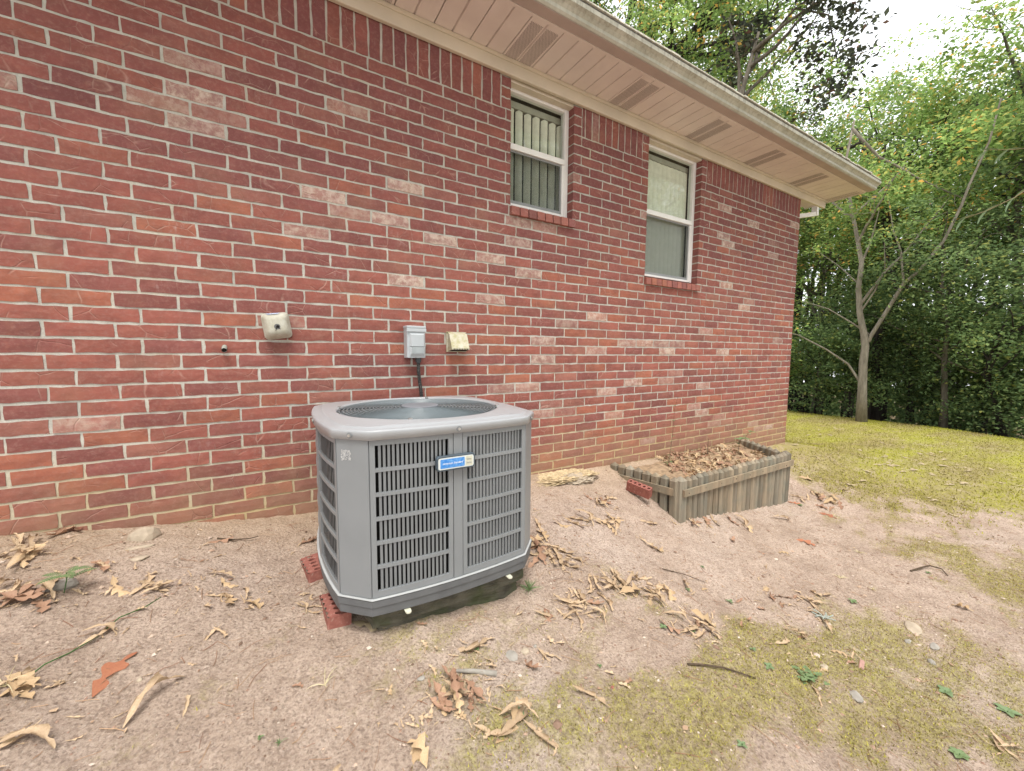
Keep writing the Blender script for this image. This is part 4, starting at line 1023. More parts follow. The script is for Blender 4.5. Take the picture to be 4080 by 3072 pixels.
LEAVES = [('A',-0.93,2.46,1.57,0.165,'t'), ('A',-0.94,2.58,1.71,0.162,'t'), ('A',-0.91,2.44,1.57,0.148,'t'), ('A',-0.96,2.51,0,0.189,'c'), ('A',-0.97,2.57,-0.79,0.169,'c'), ('A',-0.92,2.49,1.82,0.142,'c'), ('A',-1,2.61,1.79,0.16,'t'), ('A',-0.9,2.48,1.33,0.132,'t'), ('A',-0.93,2.45,0.46,0.15,'c'), ('B',-0.92,2.26,1.33,0.135,'t'), ('B',-0.79,2.21,-0.79,0.176,'c'), ('B',-0.87,2.22,1.74,0.129,'c'), ('B',-0.79,2.21,1.11,0.165,'c'), ('B',-0.85,2.19,0,0.138,'c'), ('B',-0.8,2.17,0.46,0.117,'b'), ('B',-0.88,2.24,0.46,0.116,'c'), ('B',-0.84,2.19,0.79,0.164,'b'), ('B',-0.93,2.41,1.33,0.139,'t'), ('B',-0.77,2.12,-1.03,0.124,'b'), ('B',-0.85,2.18,0,0.162,'b'), ('B',-0.83,2.16,-0.32,0.161,'b'), ('B',-0.87,2.23,1.57,0.145,'c'), ('C',-0.66,2.33,-0.79,0.128,'c'), ('C',-0.67,2.35,-0.98,0.107,'c'), ('C',-0.66,2.32,-0.93,0.122,'b'), ('D',-0.45,2.12,-0.32,0.13,'c'), ('D',-0.49,2.16,1.37,0.162,'t'), ('D',-0.44,2.12,0.59,0.13,'c'), ('D',-0.43,2.13,0,0.119,'c'), ('D',-0.56,2.15,-0.79,0.158,'t'), ('D',-0.46,2.13,0.32,0.114,'c'), ('D',-0.56,1.93,1.11,0.158,'c'), ('D',-0.56,1.93,-0.32,0.121,'c'), ('E',-0.27,1.98,-0.79,0.097,'c'), ('E',-0.1,1.94,-0.79,0.118,'t'), ('E',-0.13,2.03,-1.41,0.096,'t'), ('E',-0.22,2.04,0,0.114,'t'), ('E',-0.2,2.02,-1.41,0.091,'t'), ('E',-0.19,1.99,-1.57,0.14,'t'), ('E',-0.23,2.17,-0.46,0.135,'c'), ('E',-0.2,2.11,-0.64,0.109,'t'), ('E',-0.24,1.81,0.98,0.119,'c'), ('E',-0.2,1.81,-1.11,0.104,'c'), ('F',-0.68,1.75,1.89,0.148,'t'), ('F',-0.72,1.79,0.79,0.113,'c'), ('F',-0.69,1.74,0,0.116,'t'), ('F',-0.7,1.75,1.57,0.132,'t'), ('F',-0.69,1.76,-0.59,0.118,'t'), ('H',-0.63,1.59,0,0.122,'c'), ('H',-0.65,1.56,0.46,0.137,'c'), ('H',-0.61,1.55,-0.46,0.175,'c'), ('I',-0.88,2.68,0.98,0.171,'b'), ('I',-0.87,2.7,0.98,0.134,'b'), ('I',-0.83,2.7,1.57,0.123,'b'), ('J',-0.25,2.46,0,0.134,'b'), ('J',0.11,2.38,1.17,0.102,'t'), ('J',0.15,2.38,0.67,0.124,'b'), ('K2',0.09,1.86,-0.46,0.104,'t'), ('K2',0.12,1.81,-0.59,0.073,'c'), ('K2',0.08,1.85,-1.19,0.091,'c'), ('L',1.28,1.81,-0.54,0.184,'t'), ('L',1.29,1.79,-1.85,0.18,'b'), ('L',1.28,1.88,0.14,0.177,'b'), ('L',1.27,1.88,-0.14,0.185,'c'), ('L',1.46,2.06,-1.79,0.182,'c'), ('L',1.34,1.87,-0.79,0.148,'b'), ('L',1.31,1.88,-1.82,0.157,'b'), ('L',1.33,1.91,-0.17,0.153,'t'), ('L',1.41,1.95,-1.57,0.148,'t'), ('L',1.22,1.77,0.4,0.145,'b'), ('L',1.45,1.79,-0.54,0.187,'c'), ('L',1.38,1.72,-1.98,0.167,'c'), ('L',1.36,1.8,-2.03,0.144,'c'), ('L',1.41,1.66,-0.93,0.168,'c'), ('L',1.41,1.82,-0.54,0.2,'c'), ('L',1.38,1.76,-1.85,0.194,'c'), ('L',1.4,1.7,-0.93,0.14,'c'), ('L',1.48,1.72,-0.93,0.178,'c'), ('L',1.33,1.75,-1.85,0.186,'c'), ('M',1.79,2.04,-0.59,0.179,'c'), ('M',2.45,2,-0.4,0.2,'c'), ('M',2.15,2.04,0.23,0.171,'t'), ('M',1.97,1.99,-0.4,0.2,'c'), ('M',1.99,1.95,-1.43,0.186,'t'), ('M',1.62,2.03,-0.46,0.181,'t'), ('M',2.02,2.02,-0.28,0.2,'t'), ('M',1.72,2,-1.11,0.2,'c'), ('M',2.12,2.04,-0.67,0.192,'t'), ('M',1.88,2.03,0.43,0.2,'t'), ('M',2,1.94,-1.89,0.19,'c'), ('M',1.84,2.04,-1.25,0.2,'c'), ('N',2.2,2.29,0.08,0.131,'t'), ('N',2.28,2.28,-2.25,0.132,'t'), ('N',2.33,2.28,-0.09,0.154,'t'), ('N',2.09,2.29,-0.79,0.123,'b'), ('N',2.17,2.23,0.09,0.17,'t'), ('N',2.16,2.21,-1.68,0.151,'t'), ('N',2.13,2.23,-2.26,0.142,'t'), ('N',2.24,2.25,-1.11,0.156,'b'), ('O',1.61,1.48,-1.57,0.2,'c'), ('O',1.68,1.47,0.2,0.2,'c'), ('O',1.77,1.48,-0.14,0.187,'c'), ('O',1.62,1.51,-1.57,0.18,'c'), ('O',1.82,1.41,-0.64,0.2,'c'), ('O',1.53,1.46,-0.17,0.187,'c'), ('O',2.24,1.73,0.09,0.145,'t'), ('O',2.21,1.78,-0.67,0.187,'c'), ('P',1.07,1.43,-2.11,0.12,'b'), ('P',1.41,1.39,-1.77,0.16,'c'), ('P',1.2,1.36,-1.95,0.147,'c'), ('P',1.29,1.36,-0.17,0.111,'t'), ('P',1.22,1.45,-2.16,0.158,'c'), ('P',1.3,1.33,-1.33,0.114,'t'), ('P',1.15,1.4,-1.11,0.111,'c'), ('P',1.06,1.44,-0.79,0.109,'c'), ('P',1.17,1.38,-0.2,0.132,'t'), ('P',1.2,1.47,-0.38,0.133,'t'), ('P',1.29,1.45,-1.37,0.144,'t'), ('P',1.33,1.41,-0.64,0.149,'b'), ('P',1.31,1.47,-1.95,0.171,'t'), ('P',1.22,1.43,-0.64,0.125,'c'), ('P',1.23,1.44,-0.46,0.154,'c'), ('P',1.51,1.47,-0.38,0.133,'c'), ('P',1.49,1.49,-1.11,0.188,'c'), ('P',1.4,1.5,-2.36,0.146,'c'), ('P',1.54,1.5,-1.19,0.161,'c'), ('P',1.44,1.49,-1.89,0.152,'c'), ('P',1.51,1.46,0.42,0.169,'c'), ('Q',1.84,1.35,-2.11,0.162,'t'), ('Q',1.69,1.33,-1.11,0.15,'c'), ('Q',1.75,1.39,-0.32,0.174,'t'), ('Q',1.71,1.35,-2.63,0.195,'t'), ('Q',2.09,1.41,-2.19,0.2,'t'), ('Q',1.73,1.35,-1.74,0.2,'c'), ('Q',1.62,1.41,0,0.189,'t'), ('R',1.71,1.12,0,0.172,'c'), ('R',1.83,1.15,0.2,0.14,'b'), ('R',1.87,1.16,-0.38,0.182,'t'), ('R',1.68,1.12,-1.57,0.111,'c'), ('R',1.81,1.08,-1.57,0.156,'c'), ('R',1.71,1.08,0.12,0.166,'c'), ('R',1.72,1.2,-0.98,0.159,'c'), ('R',1.81,1.12,-1.11,0.137,'c'), ('R',1.61,1.16,-0.93,0.152,'b'), ('S',0.84,1.23,-1.11,0.117,'b'), ('S',0.94,1.25,-0.79,0.083,'c'), ('S',0.92,1.25,-1.33,0.088,'c'), ('S2',0.66,1.4,0,0.194,'c'), ('T',0.47,1.23,-1.89,0.134,'t'), ('T',0.56,1.19,-2.03,0.105,'b'), ('T',0.46,1.21,-0.79,0.126,'b'), ('T',0.54,1.25,-1.57,0.151,'b'), ('T',0.59,1.22,-1.25,0.136,'b'), ('T',0.52,1.23,-1.89,0.121,'t'), ('T',0.52,1.22,-0.24,0.125,'t'), ('T',0.52,1.23,-0.79,0.122,'t'), ('T',0.51,1.2,-1.57,0.108,'t'), ('T',0.65,1.07,0.59,0.193,'t'), ('T',0.68,1.07,0.32,0.19,'t'), ('T',0.69,1.08,-0.59,0.154,'t'), ('T',0.59,1.06,-0.59,0.169,'t'), ('T',0.54,1.27,-1.57,0.115,'b'), ('T',0.53,1.29,-0.98,0.131,'b'), ('T',0.52,1.23,-1.89,0.135,'b'), ('T',0.53,1.25,-1.57,0.141,'b'), ('T',0.47,1.24,-1.25,0.135,'b'), ('U2',0.72,0.99,-0.98,0.156,'c'), ('U2',0.33,1.11,0.79,0.141,'t'), ('U2',0.35,1.11,1.89,0.122,'t'), ('U2',0.11,1.17,0.32,0.118,'c'), ('U2',0.98,1.03,-0.98,0.168,'c'), ('U2',1.18,1.03,0.17,0.071,'b'), ('V',4.91,1.72,0.11,0.2,'b'), ('V',5.12,1.78,-2.3,0.164,'t'), ('V',5.62,1.84,-0.24,0.2,'t'), ('V',4.96,1.94,-2.71,0.2,'t'), ('V',5.08,1.86,-2.92,0.18,'b'), ('V',5.27,1.82,-2.47,0.2,'t'), ('V',4.86,2,-0.95,0.181,'c'), ('V',5.16,1.91,-2.03,0.2,'t'), ('V',4.85,1.94,-2.66,0.2,'t'), ('V',5.18,1.99,-2.57,0.2,'c'), ('V',5.43,2.16,-0.46,0.2,'t'), ('V',5.12,1.9,-2.5,0.194,'b'), ('V',5.08,1.78,-0.59,0.2,'t'), ('V',4.89,1.79,-1.33,0.161,'b'), ('V',5.13,1.91,-2.66,0.2,'t'), ('V',5.11,1.7,-2.62,0.195,'b'), ('W',2.96,1.97,-1.43,0.168,'c'), ('W',3.12,1.94,-1.89,0.2,'c'), ('W',3.53,1.87,-1.89,0.2,'t'), ('W',3.43,1.9,-1.57,0.172,'b'), ('W',2.76,1.99,-0.52,0.147,'t'), ('W',2.97,1.95,0,0.2,'b'), ('W',4.11,1.81,-0.51,0.2,'c'), ('W',3.13,1.95,-2.16,0.149,'b'), ('W',3.22,1.93,-1.99,0.2,'c'), ('X',3.1,1.08,-0.32,0.15,'c'), ('X',2.84,1.02,-0.93,0.138,'c'), ('X',2.77,0.95,-2.36,0.163,'c'), ('X',3.06,1.13,-1.89,0.148,'c'), ('X',2.91,1.07,-2.03,0.161,'c'), ('X',2.94,1.09,-1.19,0.173,'c'), ('X',2.48,0.95,-2.58,0.163,'t'), ('X',2.26,0.95,0.09,0.151,'t'), ('X',2.41,0.96,-1.11,0.157,'t'), ('X',2.79,1.18,-0.4,0.147,'b'), ('X',2.69,1.2,-2.86,0.151,'b'), ('X',2.68,1.14,-3,0.117,'b'), ('Y',2.53,0.22,-2.03,0.176,'c'), ('Y',2.56,0.22,-0.32,0.123,'c'), ('Y',2.52,0.25,-2.68,0.132,'c'), ('Y',3.79,0.59,-1.57,0.144,'t'), ('Y',2.51,0.79,-0.79,0.114,'t'), ('Y',2.27,0.77,-0.24,0.087,'t'), ('Y',2.49,0.73,-0.24,0.093,'b'), ('Y',2.56,0.75,-2.85,0.101,'t'), ('Y',2.05,0.72,-2.16,0.133,'c'), ('Z',7.41,1.71,0.04,0.156,'p'), ('Z',7.9,2.14,-0.21,0.16,'t'), ('Z',7.48,1.98,-2.56,0.16,'p'), ('Z',6.21,1.87,-0.16,0.16,'p'), ('Z',7.14,1.74,-0.11,0.16,'t'), ('Z',7.39,1.88,-0.36,0.16,'p'), ('Z',6.62,1.96,-1.92,0.16,'t'), ('Z',5.88,1.89,-1.21,0.16,'p'), ('Z',8.02,2.47,-2.7,0.16,'t'), ('Z',6.32,2.67,-0.08,0.16,'t'), ('Z',7.31,1.92,-2.36,0.16,'t'), ('Z',9.21,1.92,-2.7,0.16,'p'), ('Z',7.12,1.99,-0.53,0.16,'p'), ('Z',9.23,2.27,0.1,0.16,'p'), ('Z',8.1,0.81,-0.5,0.16,'p'), ('Z',8.24,1.61,-0.73,0.16,'p'), ('Z',8.83,1.7,-0.02,0.16,'t'), ('Z',7.41,1.69,-0.16,0.16,'t'), ('Z',8.78,1.22,-2.76,0.16,'t'), ('Z',7.44,1.53,-2.78,0.16,'p'), ('Z',6.24,1.25,-0.21,0.137,'p'), ('Z',8.9,1.99,-2.7,0.16,'p'), ('Z',9.01,1.88,-1.74,0.16,'t'), ('Z',9.4,2.59,-2.45,0.16,'t'), ('Z',7.35,1.93,-0.98,0.16,'p'), ('Z',8.31,1.36,-0.05,0.16,'p'), ('Z',8.03,1.76,-2.69,0.16,'p'), ('Z',8.23,2,-2.21,0.16,'p'), ('Z',7.14,1.31,-0.38,0.155,'p'), ('Z',8.51,1.4,-2.4,0.16,'t'), ('Z',7.38,1.23,-0.23,0.16,'p'), ('Z',9.53,1.88,-0.04,0.16,'p'), ('Z',8.29,1.6,-2.2,0.16,'t'), ('Z',7.69,2.01,-2.78,0.16,'t'), ('Z',9.11,3.64,0.22,0.16,'p'), ('Z',9.53,3.42,-2.44,0.16,'p'), ('Z',10.1,3.84,0.29,0.16,'p'), ('Z',9.39,3.54,0.16,0.16,'p'), ('Z',10.67,3.75,-2.66,0.16,'p'), ('G',-0.36,1.59,0.79,0.2,'c'), ('G2',-0.27,1.54,1.57,0.087,'c'), ('OR',-0.49,1.74,1.11,0.2,'o'), ('BIG',0.31,1.66,-0.59,0.184,'T'), ('OR2',4.77,1.68,-1.29,0.2,'o'), ('OR3',3.85,1.49,-1.25,0.2,'o'), ('OR4',4.7,1.95,-0.79,0.187,'o'), ('RD',0.04,1.48,-0.59,0.05,'b'), ('SC',0.7,1.38,-0.46,0.062,'t'), ('SC',0.7,1.32,-0.98,0.06,'t'), ('SC',0.45,1.31,-1.82,0.05,'b'), ('SC',0.59,1.17,-0.24,0.05,'t'), ('SC',0.56,1.2,-1.57,0.063,'b'), ('SC',0.32,1.34,-1.82,0.056,'t'), ('SC',0.64,1.43,-0.79,0.053,'t'), ('SC',0.51,1.57,2.36,0.07,'b'), ('SC',0.58,1.17,-0.59,0.06,'b'), ('SC',0.51,1.16,-0.98,0.059,'t'), ('SC',3.5,1.78,-2.55,0.145,'t'), ('SC',2.38,1.25,3.14,0.086,'b'), ('SC',2.74,1.27,-2.96,0.117,'t'), ('SC',2.25,1.12,-2.84,0.068,'b'), ('SC',2.11,1.09,-2.6,0.088,'b'), ('SC',2.89,1.16,-3.06,0.078,'b'), ('SC',2.23,1.38,-0.11,0.073,'t'), ('SC',3.15,1.73,-2.73,0.137,'b'), ('SC',3.05,1.42,-2.57,0.084,'t'), ('SC',3.45,1.49,-0.52,0.119,'t'), ('SC',3.22,1.54,-1.11,0.088,'b'), ('SC',2.46,1.16,-0.28,0.09,'b')]
# ================================================================== FALLEN LEAVES
def leaf_mat(name, a, b, vein=(.5, .4, .28)):
    m = M(name, .65, .3).obj_coords(); rnd = m.new('ShaderNodeObjectInfo').outputs['Random']
    n = m.ramp(m.noise(28, 5, .6), .3, .7)
    c = m.mix(n, a, b); c = m.mix(m.math('MULTIPLY', rnd, .55), c, tuple(k * .62 for k in a))
    c = m.mix(m.ramp(m.noise(70, 3), .62, .75, 0, .5), c, tuple(k * .4 for k in a))
    m.color(c); m.bump(m.noise(60, 4, .6, (.4, 1, 1)), .35, .003)
    return m.m
LM = {'t': leaf_mat('tan_leaf', (.46, .31, .17), (.60, .44, .27)), 'c': leaf_mat('curled_leaf', (.42, .29, .18), (.58, .44, .29)),
      'b': leaf_mat('brown_leaf', (.32, .175, .11), (.43, .27, .18)), 'o': leaf_mat('orange_leaf', (.34, .125, .07), (.44, .19, .10)),
      'p': leaf_mat('pale_leaf', (.52, .40, .25), (.62, .50, .34))}
def leaf_mesh(kind, seed):
    r = random.Random(seed); NL, NW = 22, 6
    side_c = r.uniform(-.22, .22); lob = r.choice((2.5, 3.0, 3.5)); ph = r.uniform(-.1, .1); wmax = r.uniform(.17, .25)
    if kind in 'c': curl = r.uniform(3.6, 6.5); bend = r.uniform(-.6, .8); wmax *= .62
    elif kind == 'b': curl = r.uniform(1.6, 4.2); bend = r.uniform(-.7, .8)
    elif kind in 'op': curl = r.uniform(.2, .6); bend = r.uniform(-.2, .25)
    else: curl = r.uniform(1.2, 3.4); bend = r.uniform(-.4, .9)
    vs = []; fs = []; tw = r.uniform(-.6, .6)
    for i in range(NL + 1):
        t = i / NL
        env = (math.sin(math.pi * min(1, t * .92 + .08)) ** .55) * (.55 + .6 * math.sin(math.pi * t ** 1.1))
        l_ = .5 + .5 * math.cos(2 * math.pi * (lob * t + ph)); lobe = .22 + .78 * (1 - l_ ** 1.4)
        ww = [wmax * env * lobe * (1 + r.uniform(-.18, .18)), wmax * env * lobe * (1 + r.uniform(-.18, .18))]
        if t > .97: ww = [.006, .006]
        if t < .04: ww = [.012, .012]
        th = bend * math.sin(t * 2.2) * .35; cz = bend * .28 * math.sin(math.pi * t); cu = curl * (.75 + .4 * math.sin(t * 3 + 1)) 
        for j in range(NW + 1):
            u = j / NW * 2 - 1; w = ww[0] if u < 0 else ww[1]
            back = .10 * abs(u) * w / wmax       # lobes point forward
            s = u * w
            # roll the width round the midrib
            if abs(cu) > 1e-3:
                k = cu / (2 * wmax) * .8; R_ = 1 / k; y = R_ * math.sin(s * k); z = R_ * (1 - math.cos(s * k))
            else: y, z = s, 0
            a = tw * (t - .5); y, z = y * math.cos(a) - z * math.sin(a), y * math.sin(a) + z * math.cos(a)
            vs.append((t - .5 + back, y + side_c * (math.sin(math.pi * t) - .6), z + cz + r.uniform(-.004, .004)))
    for i in range(NL):
        for j in range(NW):
            a = i * (NW + 1) + j; fs.append((a, a + 1, a + NW + 2, a + NW + 1))
    n = len(vs)      # stalk
    sx = -.5; vs += [(sx + .01, -.006, vs[NW // 2][2]), (sx + .01, .006, vs[NW // 2][2]), (sx - .10, .02, .03), (sx - .10, .012, .03)]; fs.append((n, n + 1, n + 2, n + 3))
    zs_ = sorted(v[2] for v in vs); z0 = zs_[len(zs_) // 20]; flip = -1 if (kind in 'tbop' and r.random() < .35) else 1
    if flip < 0: z0 = -zs_[-len(zs_) // 20]
    vs = [(v[0], v[1], flip * v[2] - z0) for v in vs]
    me = bpy.data.meshes.new('fallen_leaf'); me.from_pydata(vs, [], fs); me.materials.append(LM[kind]); me.polygons.foreach_set('use_smooth', [True] * len(fs))
    return me
LV = {k: [leaf_mesh(k, 100 * i + ord(k)) for i in range(n)] for k, n in (('t', 9), ('c', 11), ('b', 8), ('o', 3), ('p', 4))}
PLACE = {'A': 'the upper drift at left', 'B': 'the heap around the green fern seedling', 'C': 'the dirt right of the fern seedling', 'D': 'the thin line left of the air conditioner',
 'E': 'the loose group left of the air conditioner', 'F': 'the pile at the left edge below the vine', 'H': 'the bottom left corner', 'I': 'the foot of the wall at far left', 'J': 'the dirt between wall and air conditioner',
 'K2': 'the spot beside the front left brick', 'L': 'the drift right beside the air conditioner', 'M': 'the line between air conditioner and planter', 'N': 'the leaves by the mortar lump', 'O': 'the dirt below the planter line',
 'P': 'the middle drift on bare dirt', 'Q': 'the row trailing over the moss', 'R': 'the small heap on the moss', 'S': 'the spot beside the square stone', 'T': 'the bottom centre heap by the rosette', 'U2': 'the scattered row near the bottom edge',
 'V': 'the drift behind the planter\'s far corner', 'W': 'the dirt along the planter front', 'X': 'the mossy dirt right below the planter', 'Y': 'the mossy slope at lower right', 'SC': 'the lone scraps on bare dirt'}
LAB = {'S2': 'mossy rolled leaf between the grey stone and the air conditioner', 'G': 'long thin rolled tan leaf below the orange leaf', 'G2': 'small crescent shaped curled leaf on the bare dirt', 'OR': 'large flat orange lobed oak leaf on bare dirt at lower left',
 'BIG': 'broad tan lobed leaf right in front of the air conditioner', 'OR2': 'orange brown oak leaf on the dirt right of the planter',
 'OR3': 'orange lobed leaf on pale dirt below the planter\'s right end', 'OR4': 'orange leaf touching the foot of the planter\'s front right post', 'RD': 'tiny dark brown leaf scrap on bare dirt by the dried grass'}
ORD = ['first', 'second', 'third', 'fourth', 'fifth', 'sixth', 'seventh', 'eighth', 'ninth', 'tenth', 'eleventh', 'twelfth', 'thirteenth', 'fourteenth', 'fifteenth', 'sixteenth', 'seventeenth', 'eighteenth', 'nineteenth', 'twentieth', 'twenty-first', 'twenty-second', 'twenty-third']
SOLO = {'G', 'G2', 'OR', 'BIG', 'OR2', 'OR3', 'OR4', 'RD', 'S2'}
rl = random.Random(77)
def put_leaf(me, x, y, z, rot, size, label, group=None, tilt=.2, sink=0):
    o = bpy.data.objects.new('fallen_leaf', me); COL.objects.link(o); o.location = (x, y, z)
    o.rotation_euler = (rl.gauss(0, tilt), rl.gauss(0, tilt), rot); o.scale = (size, size, size * rl.uniform(.7, 1.1))
    return tag(o, label, 'leaf', group)
occ = []; CL = {}
for key, x, y, rot, size, kind in LEAVES:
    if key == 'Z': continue
    h = sum(.007 for (a, b) in occ if abs(a - x) + abs(b - y) < .06); occ.append((x, y))
    e = .04; nx_ = -(gz(x + e, y) - gz(x - e, y)) / (2 * e); ny_ = -(gz(x, y + e) - gz(x, y - e)) / (2 * e)
    k = 't' if kind == 'T' else kind
    if k == 't' and rl.random() < .45: k = 'c'
    me = rl.choice(LV[k]); size *= .9 if k == 'c' else .82
    if key == 'BIG': me = LV['p'][1]; size = .16
    if key == 'OR': me = LV['o'][0]; size = .165
    if key in ('OR2', 'OR3'): size = .15
    o = put_leaf(me, x, y, gz(x, y) + .002 + min(h, .04), rot, size, LAB.get(key, ''), None, .14 if key not in SOLO else .04)
    if key not in SOLO: CL.setdefault(key, []).append((on_view(x, gz(x, y), y)[0], {'t': 'tan lobed', 'c': 'curled tan', 'b': 'brown', 'p': 'pale', 'o': 'orange'}[k], o))
    q = Vector((0, 0, 1)).rotation_difference(Vector((nx_, ny_, 1)).normalized()); o.rotation_euler = (q @ o.rotation_euler.to_quaternion()).to_euler()
for key, it in CL.items():
    it.sort(key=lambda q: q[0])
    for n_, (_, look, o) in enumerate(it): tag(o, look + ' leaf, ' + ORD[min(n_, 22)] + ' from left in ' + PLACE[key], group='leaves of ' + PLACE[key])
# leaf litter in the planter
litter = empty('leaf_litter', (3.75, 2.36, PT - .10)) if False else None
lit_v = []; lit_f = []; lit_m = []
def bake(me, mat4, vs, fs):
    n = len(vs); vs += [tuple(mat4 @ v.co) for v in me.vertices]; fs += [tuple(i + n for i in p.vertices) for p in me.polygons]
cnt = {k: ([], []) for k in 'tcbp'}; PL = []
for i in range(340):
    u = rl.betavariate(2.2, 2.0) * .94 + .04; v = rl.uniform(.06, .97)
    if u < .12 + .18 * v: continue
    p = soil_pt(u, v); k = rl.choices('tcbp', (3, 3, 4.2, 1.6))[0]; s = rl.uniform(.07, .13)
    mt = Matrix.Translation((p[0], p[1], soil_z(u, v) + rl.uniform(-.005, .035))) @ Matrix.Rotation(rl.uniform(0, 6.28), 4, 'Z') @ Matrix.Rotation(rl.gauss(0, .5), 4, 'X') @ Matrix.Rotation(rl.gauss(0, .35), 4, 'Y') @ Matrix.Scale(s, 4)
    if i < 295: bake(rl.choice(LV[k]), mt, *cnt[k])
    else: 
        o = bpy.data.objects.new('fallen_leaf', rl.choice(LV[k])); COL.objects.link(o); o.matrix_world = Matrix.Translation((0, 0, .02)) @ mt
        PL.append((on_view(p[0], PT, p[1])[0], {'t': 'tan lobed', 'c': 'curled tan', 'b': 'brown', 'p': 'pale'}[k], o))
PL.sort(key=lambda q: q[0])
for n_, (_, look, o) in enumerate(PL):
    o_n = ORD[n_] if n_ < 20 else ORD[len(PL) - 1 - n_] if len(PL) - 1 - n_ < 20 else None
    side = 'left' if n_ < 20 else 'right'
    tag(o, look + ' leaf on the planter litter, ' + (o_n + ' from the ' + side + ' end' if o_n else 'near the middle'), 'leaf', 'leaves on top of the planter litter')
vs = []; fs = []; mi = []
for k_i, k in enumerate('tcbp'):
    n = len(vs); vs += cnt[k][0]; fs += [tuple(i + n for i in f) for f in cnt[k][1]]; mi += [k_i] * len(cnt[k][1])
lo = mesh_obj('leaf_litter', vs, fs, None, None, True)
for k in 'tcbp': lo.data.materials.append(LM[k])
lo.data.polygons.foreach_set('material_index', mi); tag(lo, 'thick dry leaf litter filling the timber planter', 'leaf litter', kind='stuff')
# small rolled pieces between the bigger leaves
vs = []; fs = []; LC = [q for q in LEAVES if q[0] != 'Z']
for i in range(620):
    _, x, y, rot, size, kind = rl.choice(LC); x += rl.gauss(0, .10); y += rl.gauss(0, .07)
    if AX0 - .03 < x < AX1 + .03 and y > AY0 - .05 or 2.72 < x < 4.95 and y > 1.98 or y > 2.68: continue
    bake(rl.choice(LV[rl.choice('ctcb')]), Matrix.Translation((x, y, gz(x, y) + .003)) @ Matrix.Rotation(rot + rl.gauss(0, .7), 4, 'Z') @ Matrix.Rotation(rl.gauss(0, .2), 4, 'Y') @ Matrix.Diagonal((s0 := rl.uniform(.018, .06), s0 * rl.uniform(.5, 1), s0 * rl.uniform(.5, 1), 1)), vs, fs)
tag(mesh_obj('leaf_fragments', vs, fs, LM['c'], None, True), 'small rolled bits of dry leaf strewn among the bigger leaves', 'leaf bits', kind='stuff')
# small debris: leaves far out on the lawn, scraps, needles, pebbles (uncountable)
vs = []; fs = []
for key, x, y, rot, size, kind in LEAVES:
    if key == 'Z':
        bake(rl.choice(LV['p']), Matrix.Translation((x, y, gz(x, y) + .01)) @ Matrix.Rotation(rot, 4, 'Z') @ Matrix.Scale(size, 4), vs, fs)
for i in range(70):
    x, y = rl.uniform(5.5, 12.2), rl.uniform(-4, 6)
    bake(rl.choice(LV['p']), Matrix.Translation((x, y, gz(x, y) + .01)) @ Matrix.Rotation(rl.uniform(0, 6), 4, 'Z') @ Matrix.Scale(rl.uniform(.06, .12), 4), vs, fs)
tag(mesh_obj('scattered_leaves', vs, fs, LM['p'], None, True), 'small pale leaves scattered over the far lawn', 'leaves', kind='stuff')
def near_xy():
    while True:
        x, y = rl.uniform(-1.3, 6.0), rl.uniform(-.4, 2.68)
        if AX0 - .02 < x < AX1 + .02 and AY0 < y < AY1: continue
        if 2.8 < x < 4.8 and y > 2.05: continue
        if 2.7 < x < 2.86 and y > 2.0: continue
        return x, y
vs = []; fs = []
OC = [(1, 0, 0), (0, 1, 0), (-1, 0, 0), (0, -1, 0), (0, 0, 1), (0, 0, -1)]; OF = [(0, 1, 4), (1, 2, 4), (2, 3, 4), (3, 0, 4), (1, 0, 5), (2, 1, 5), (3, 2, 5), (0, 3, 5)]
for i in range(6500):
    x, y = near_xy(); s = min(rl.lognormvariate(-5.55, .5), .016); a = rl.uniform(0, 6.28); n = len(vs); z = gz(x, y)
    st = (s * rl.uniform(.7, 1.5), s * rl.uniform(.7, 1.3), s * rl.uniform(.4, .8)); ca, sa = math.cos(a), math.sin(a)
    for c in OC:
        px, py = c[0] * st[0] * rl.uniform(.7, 1.2), c[1] * st[1] * rl.uniform(.7, 1.2); vs.append((x + px * ca - py * sa, y + px * sa + py * ca, z + c[2] * st[2] + st[2] * .2))
    fs += [tuple(k + n for k in f) for f in OF]
pm = M('pebble', .9, .15); ri = pm.new('ShaderNodeNewGeometry').outputs['Random Per Island']
cr = pm.new('ShaderNodeValToRGB'); pm.l.new(ri, cr.inputs[0]); e = cr.color_ramp.elements; e[0].color = (.16, .105, .075, 1); e[1].color = (.62, .53, .44, 1)
for p_, c_ in ((.45, (.34, .22, .16, 1)), (.7, (.48, .35, .26, 1)), (.86, (.50, .40, .33, 1))): q_ = e.new(p_); q_.color = c_
pm.color(cr.outputs[0]); tag(mesh_obj('gravel', vs, fs, pm.m), 'fine gravel scattered over the bare dirt', 'gravel', kind='stuff')
vs = []; fs = []
for i in range(1900):
    x, y = near_xy(); z = gz(x, y) + .002; L = rl.uniform(.02, .085); a = rl.gauss(.6, .9); w = rl.uniform(.0005, .0011); c = rl.uniform(-.25, .25); n = len(vs)
    for k in range(4):
        t = k / 3; xx, yy = x + math.cos(a + c * t) * L * t, y + math.sin(a + c * t) * L * t; zz_ = gz(xx, yy) + .002 + rl.uniform(0, .003)
        for sx, dz in ((-1, 0), (1, 0), (0, 1.6)): vs.append((xx - math.sin(a) * w * sx, yy + math.cos(a) * w * sx, zz_ + dz * w))
    for k in range(3):
        for q in range(3): fs.append((n + 3 * k + q, n + 3 * k + (q + 1) % 3, n + 3 * k + 3 + (q + 1) % 3, n + 3 * k + 3 + q))
nm = M('pine_needle', .7, .2); ri = nm.new('ShaderNodeNewGeometry').outputs['Random Per Island']; nm.color(nm.mix(ri, (.20, .085, .05), (.46, .30, .18)))
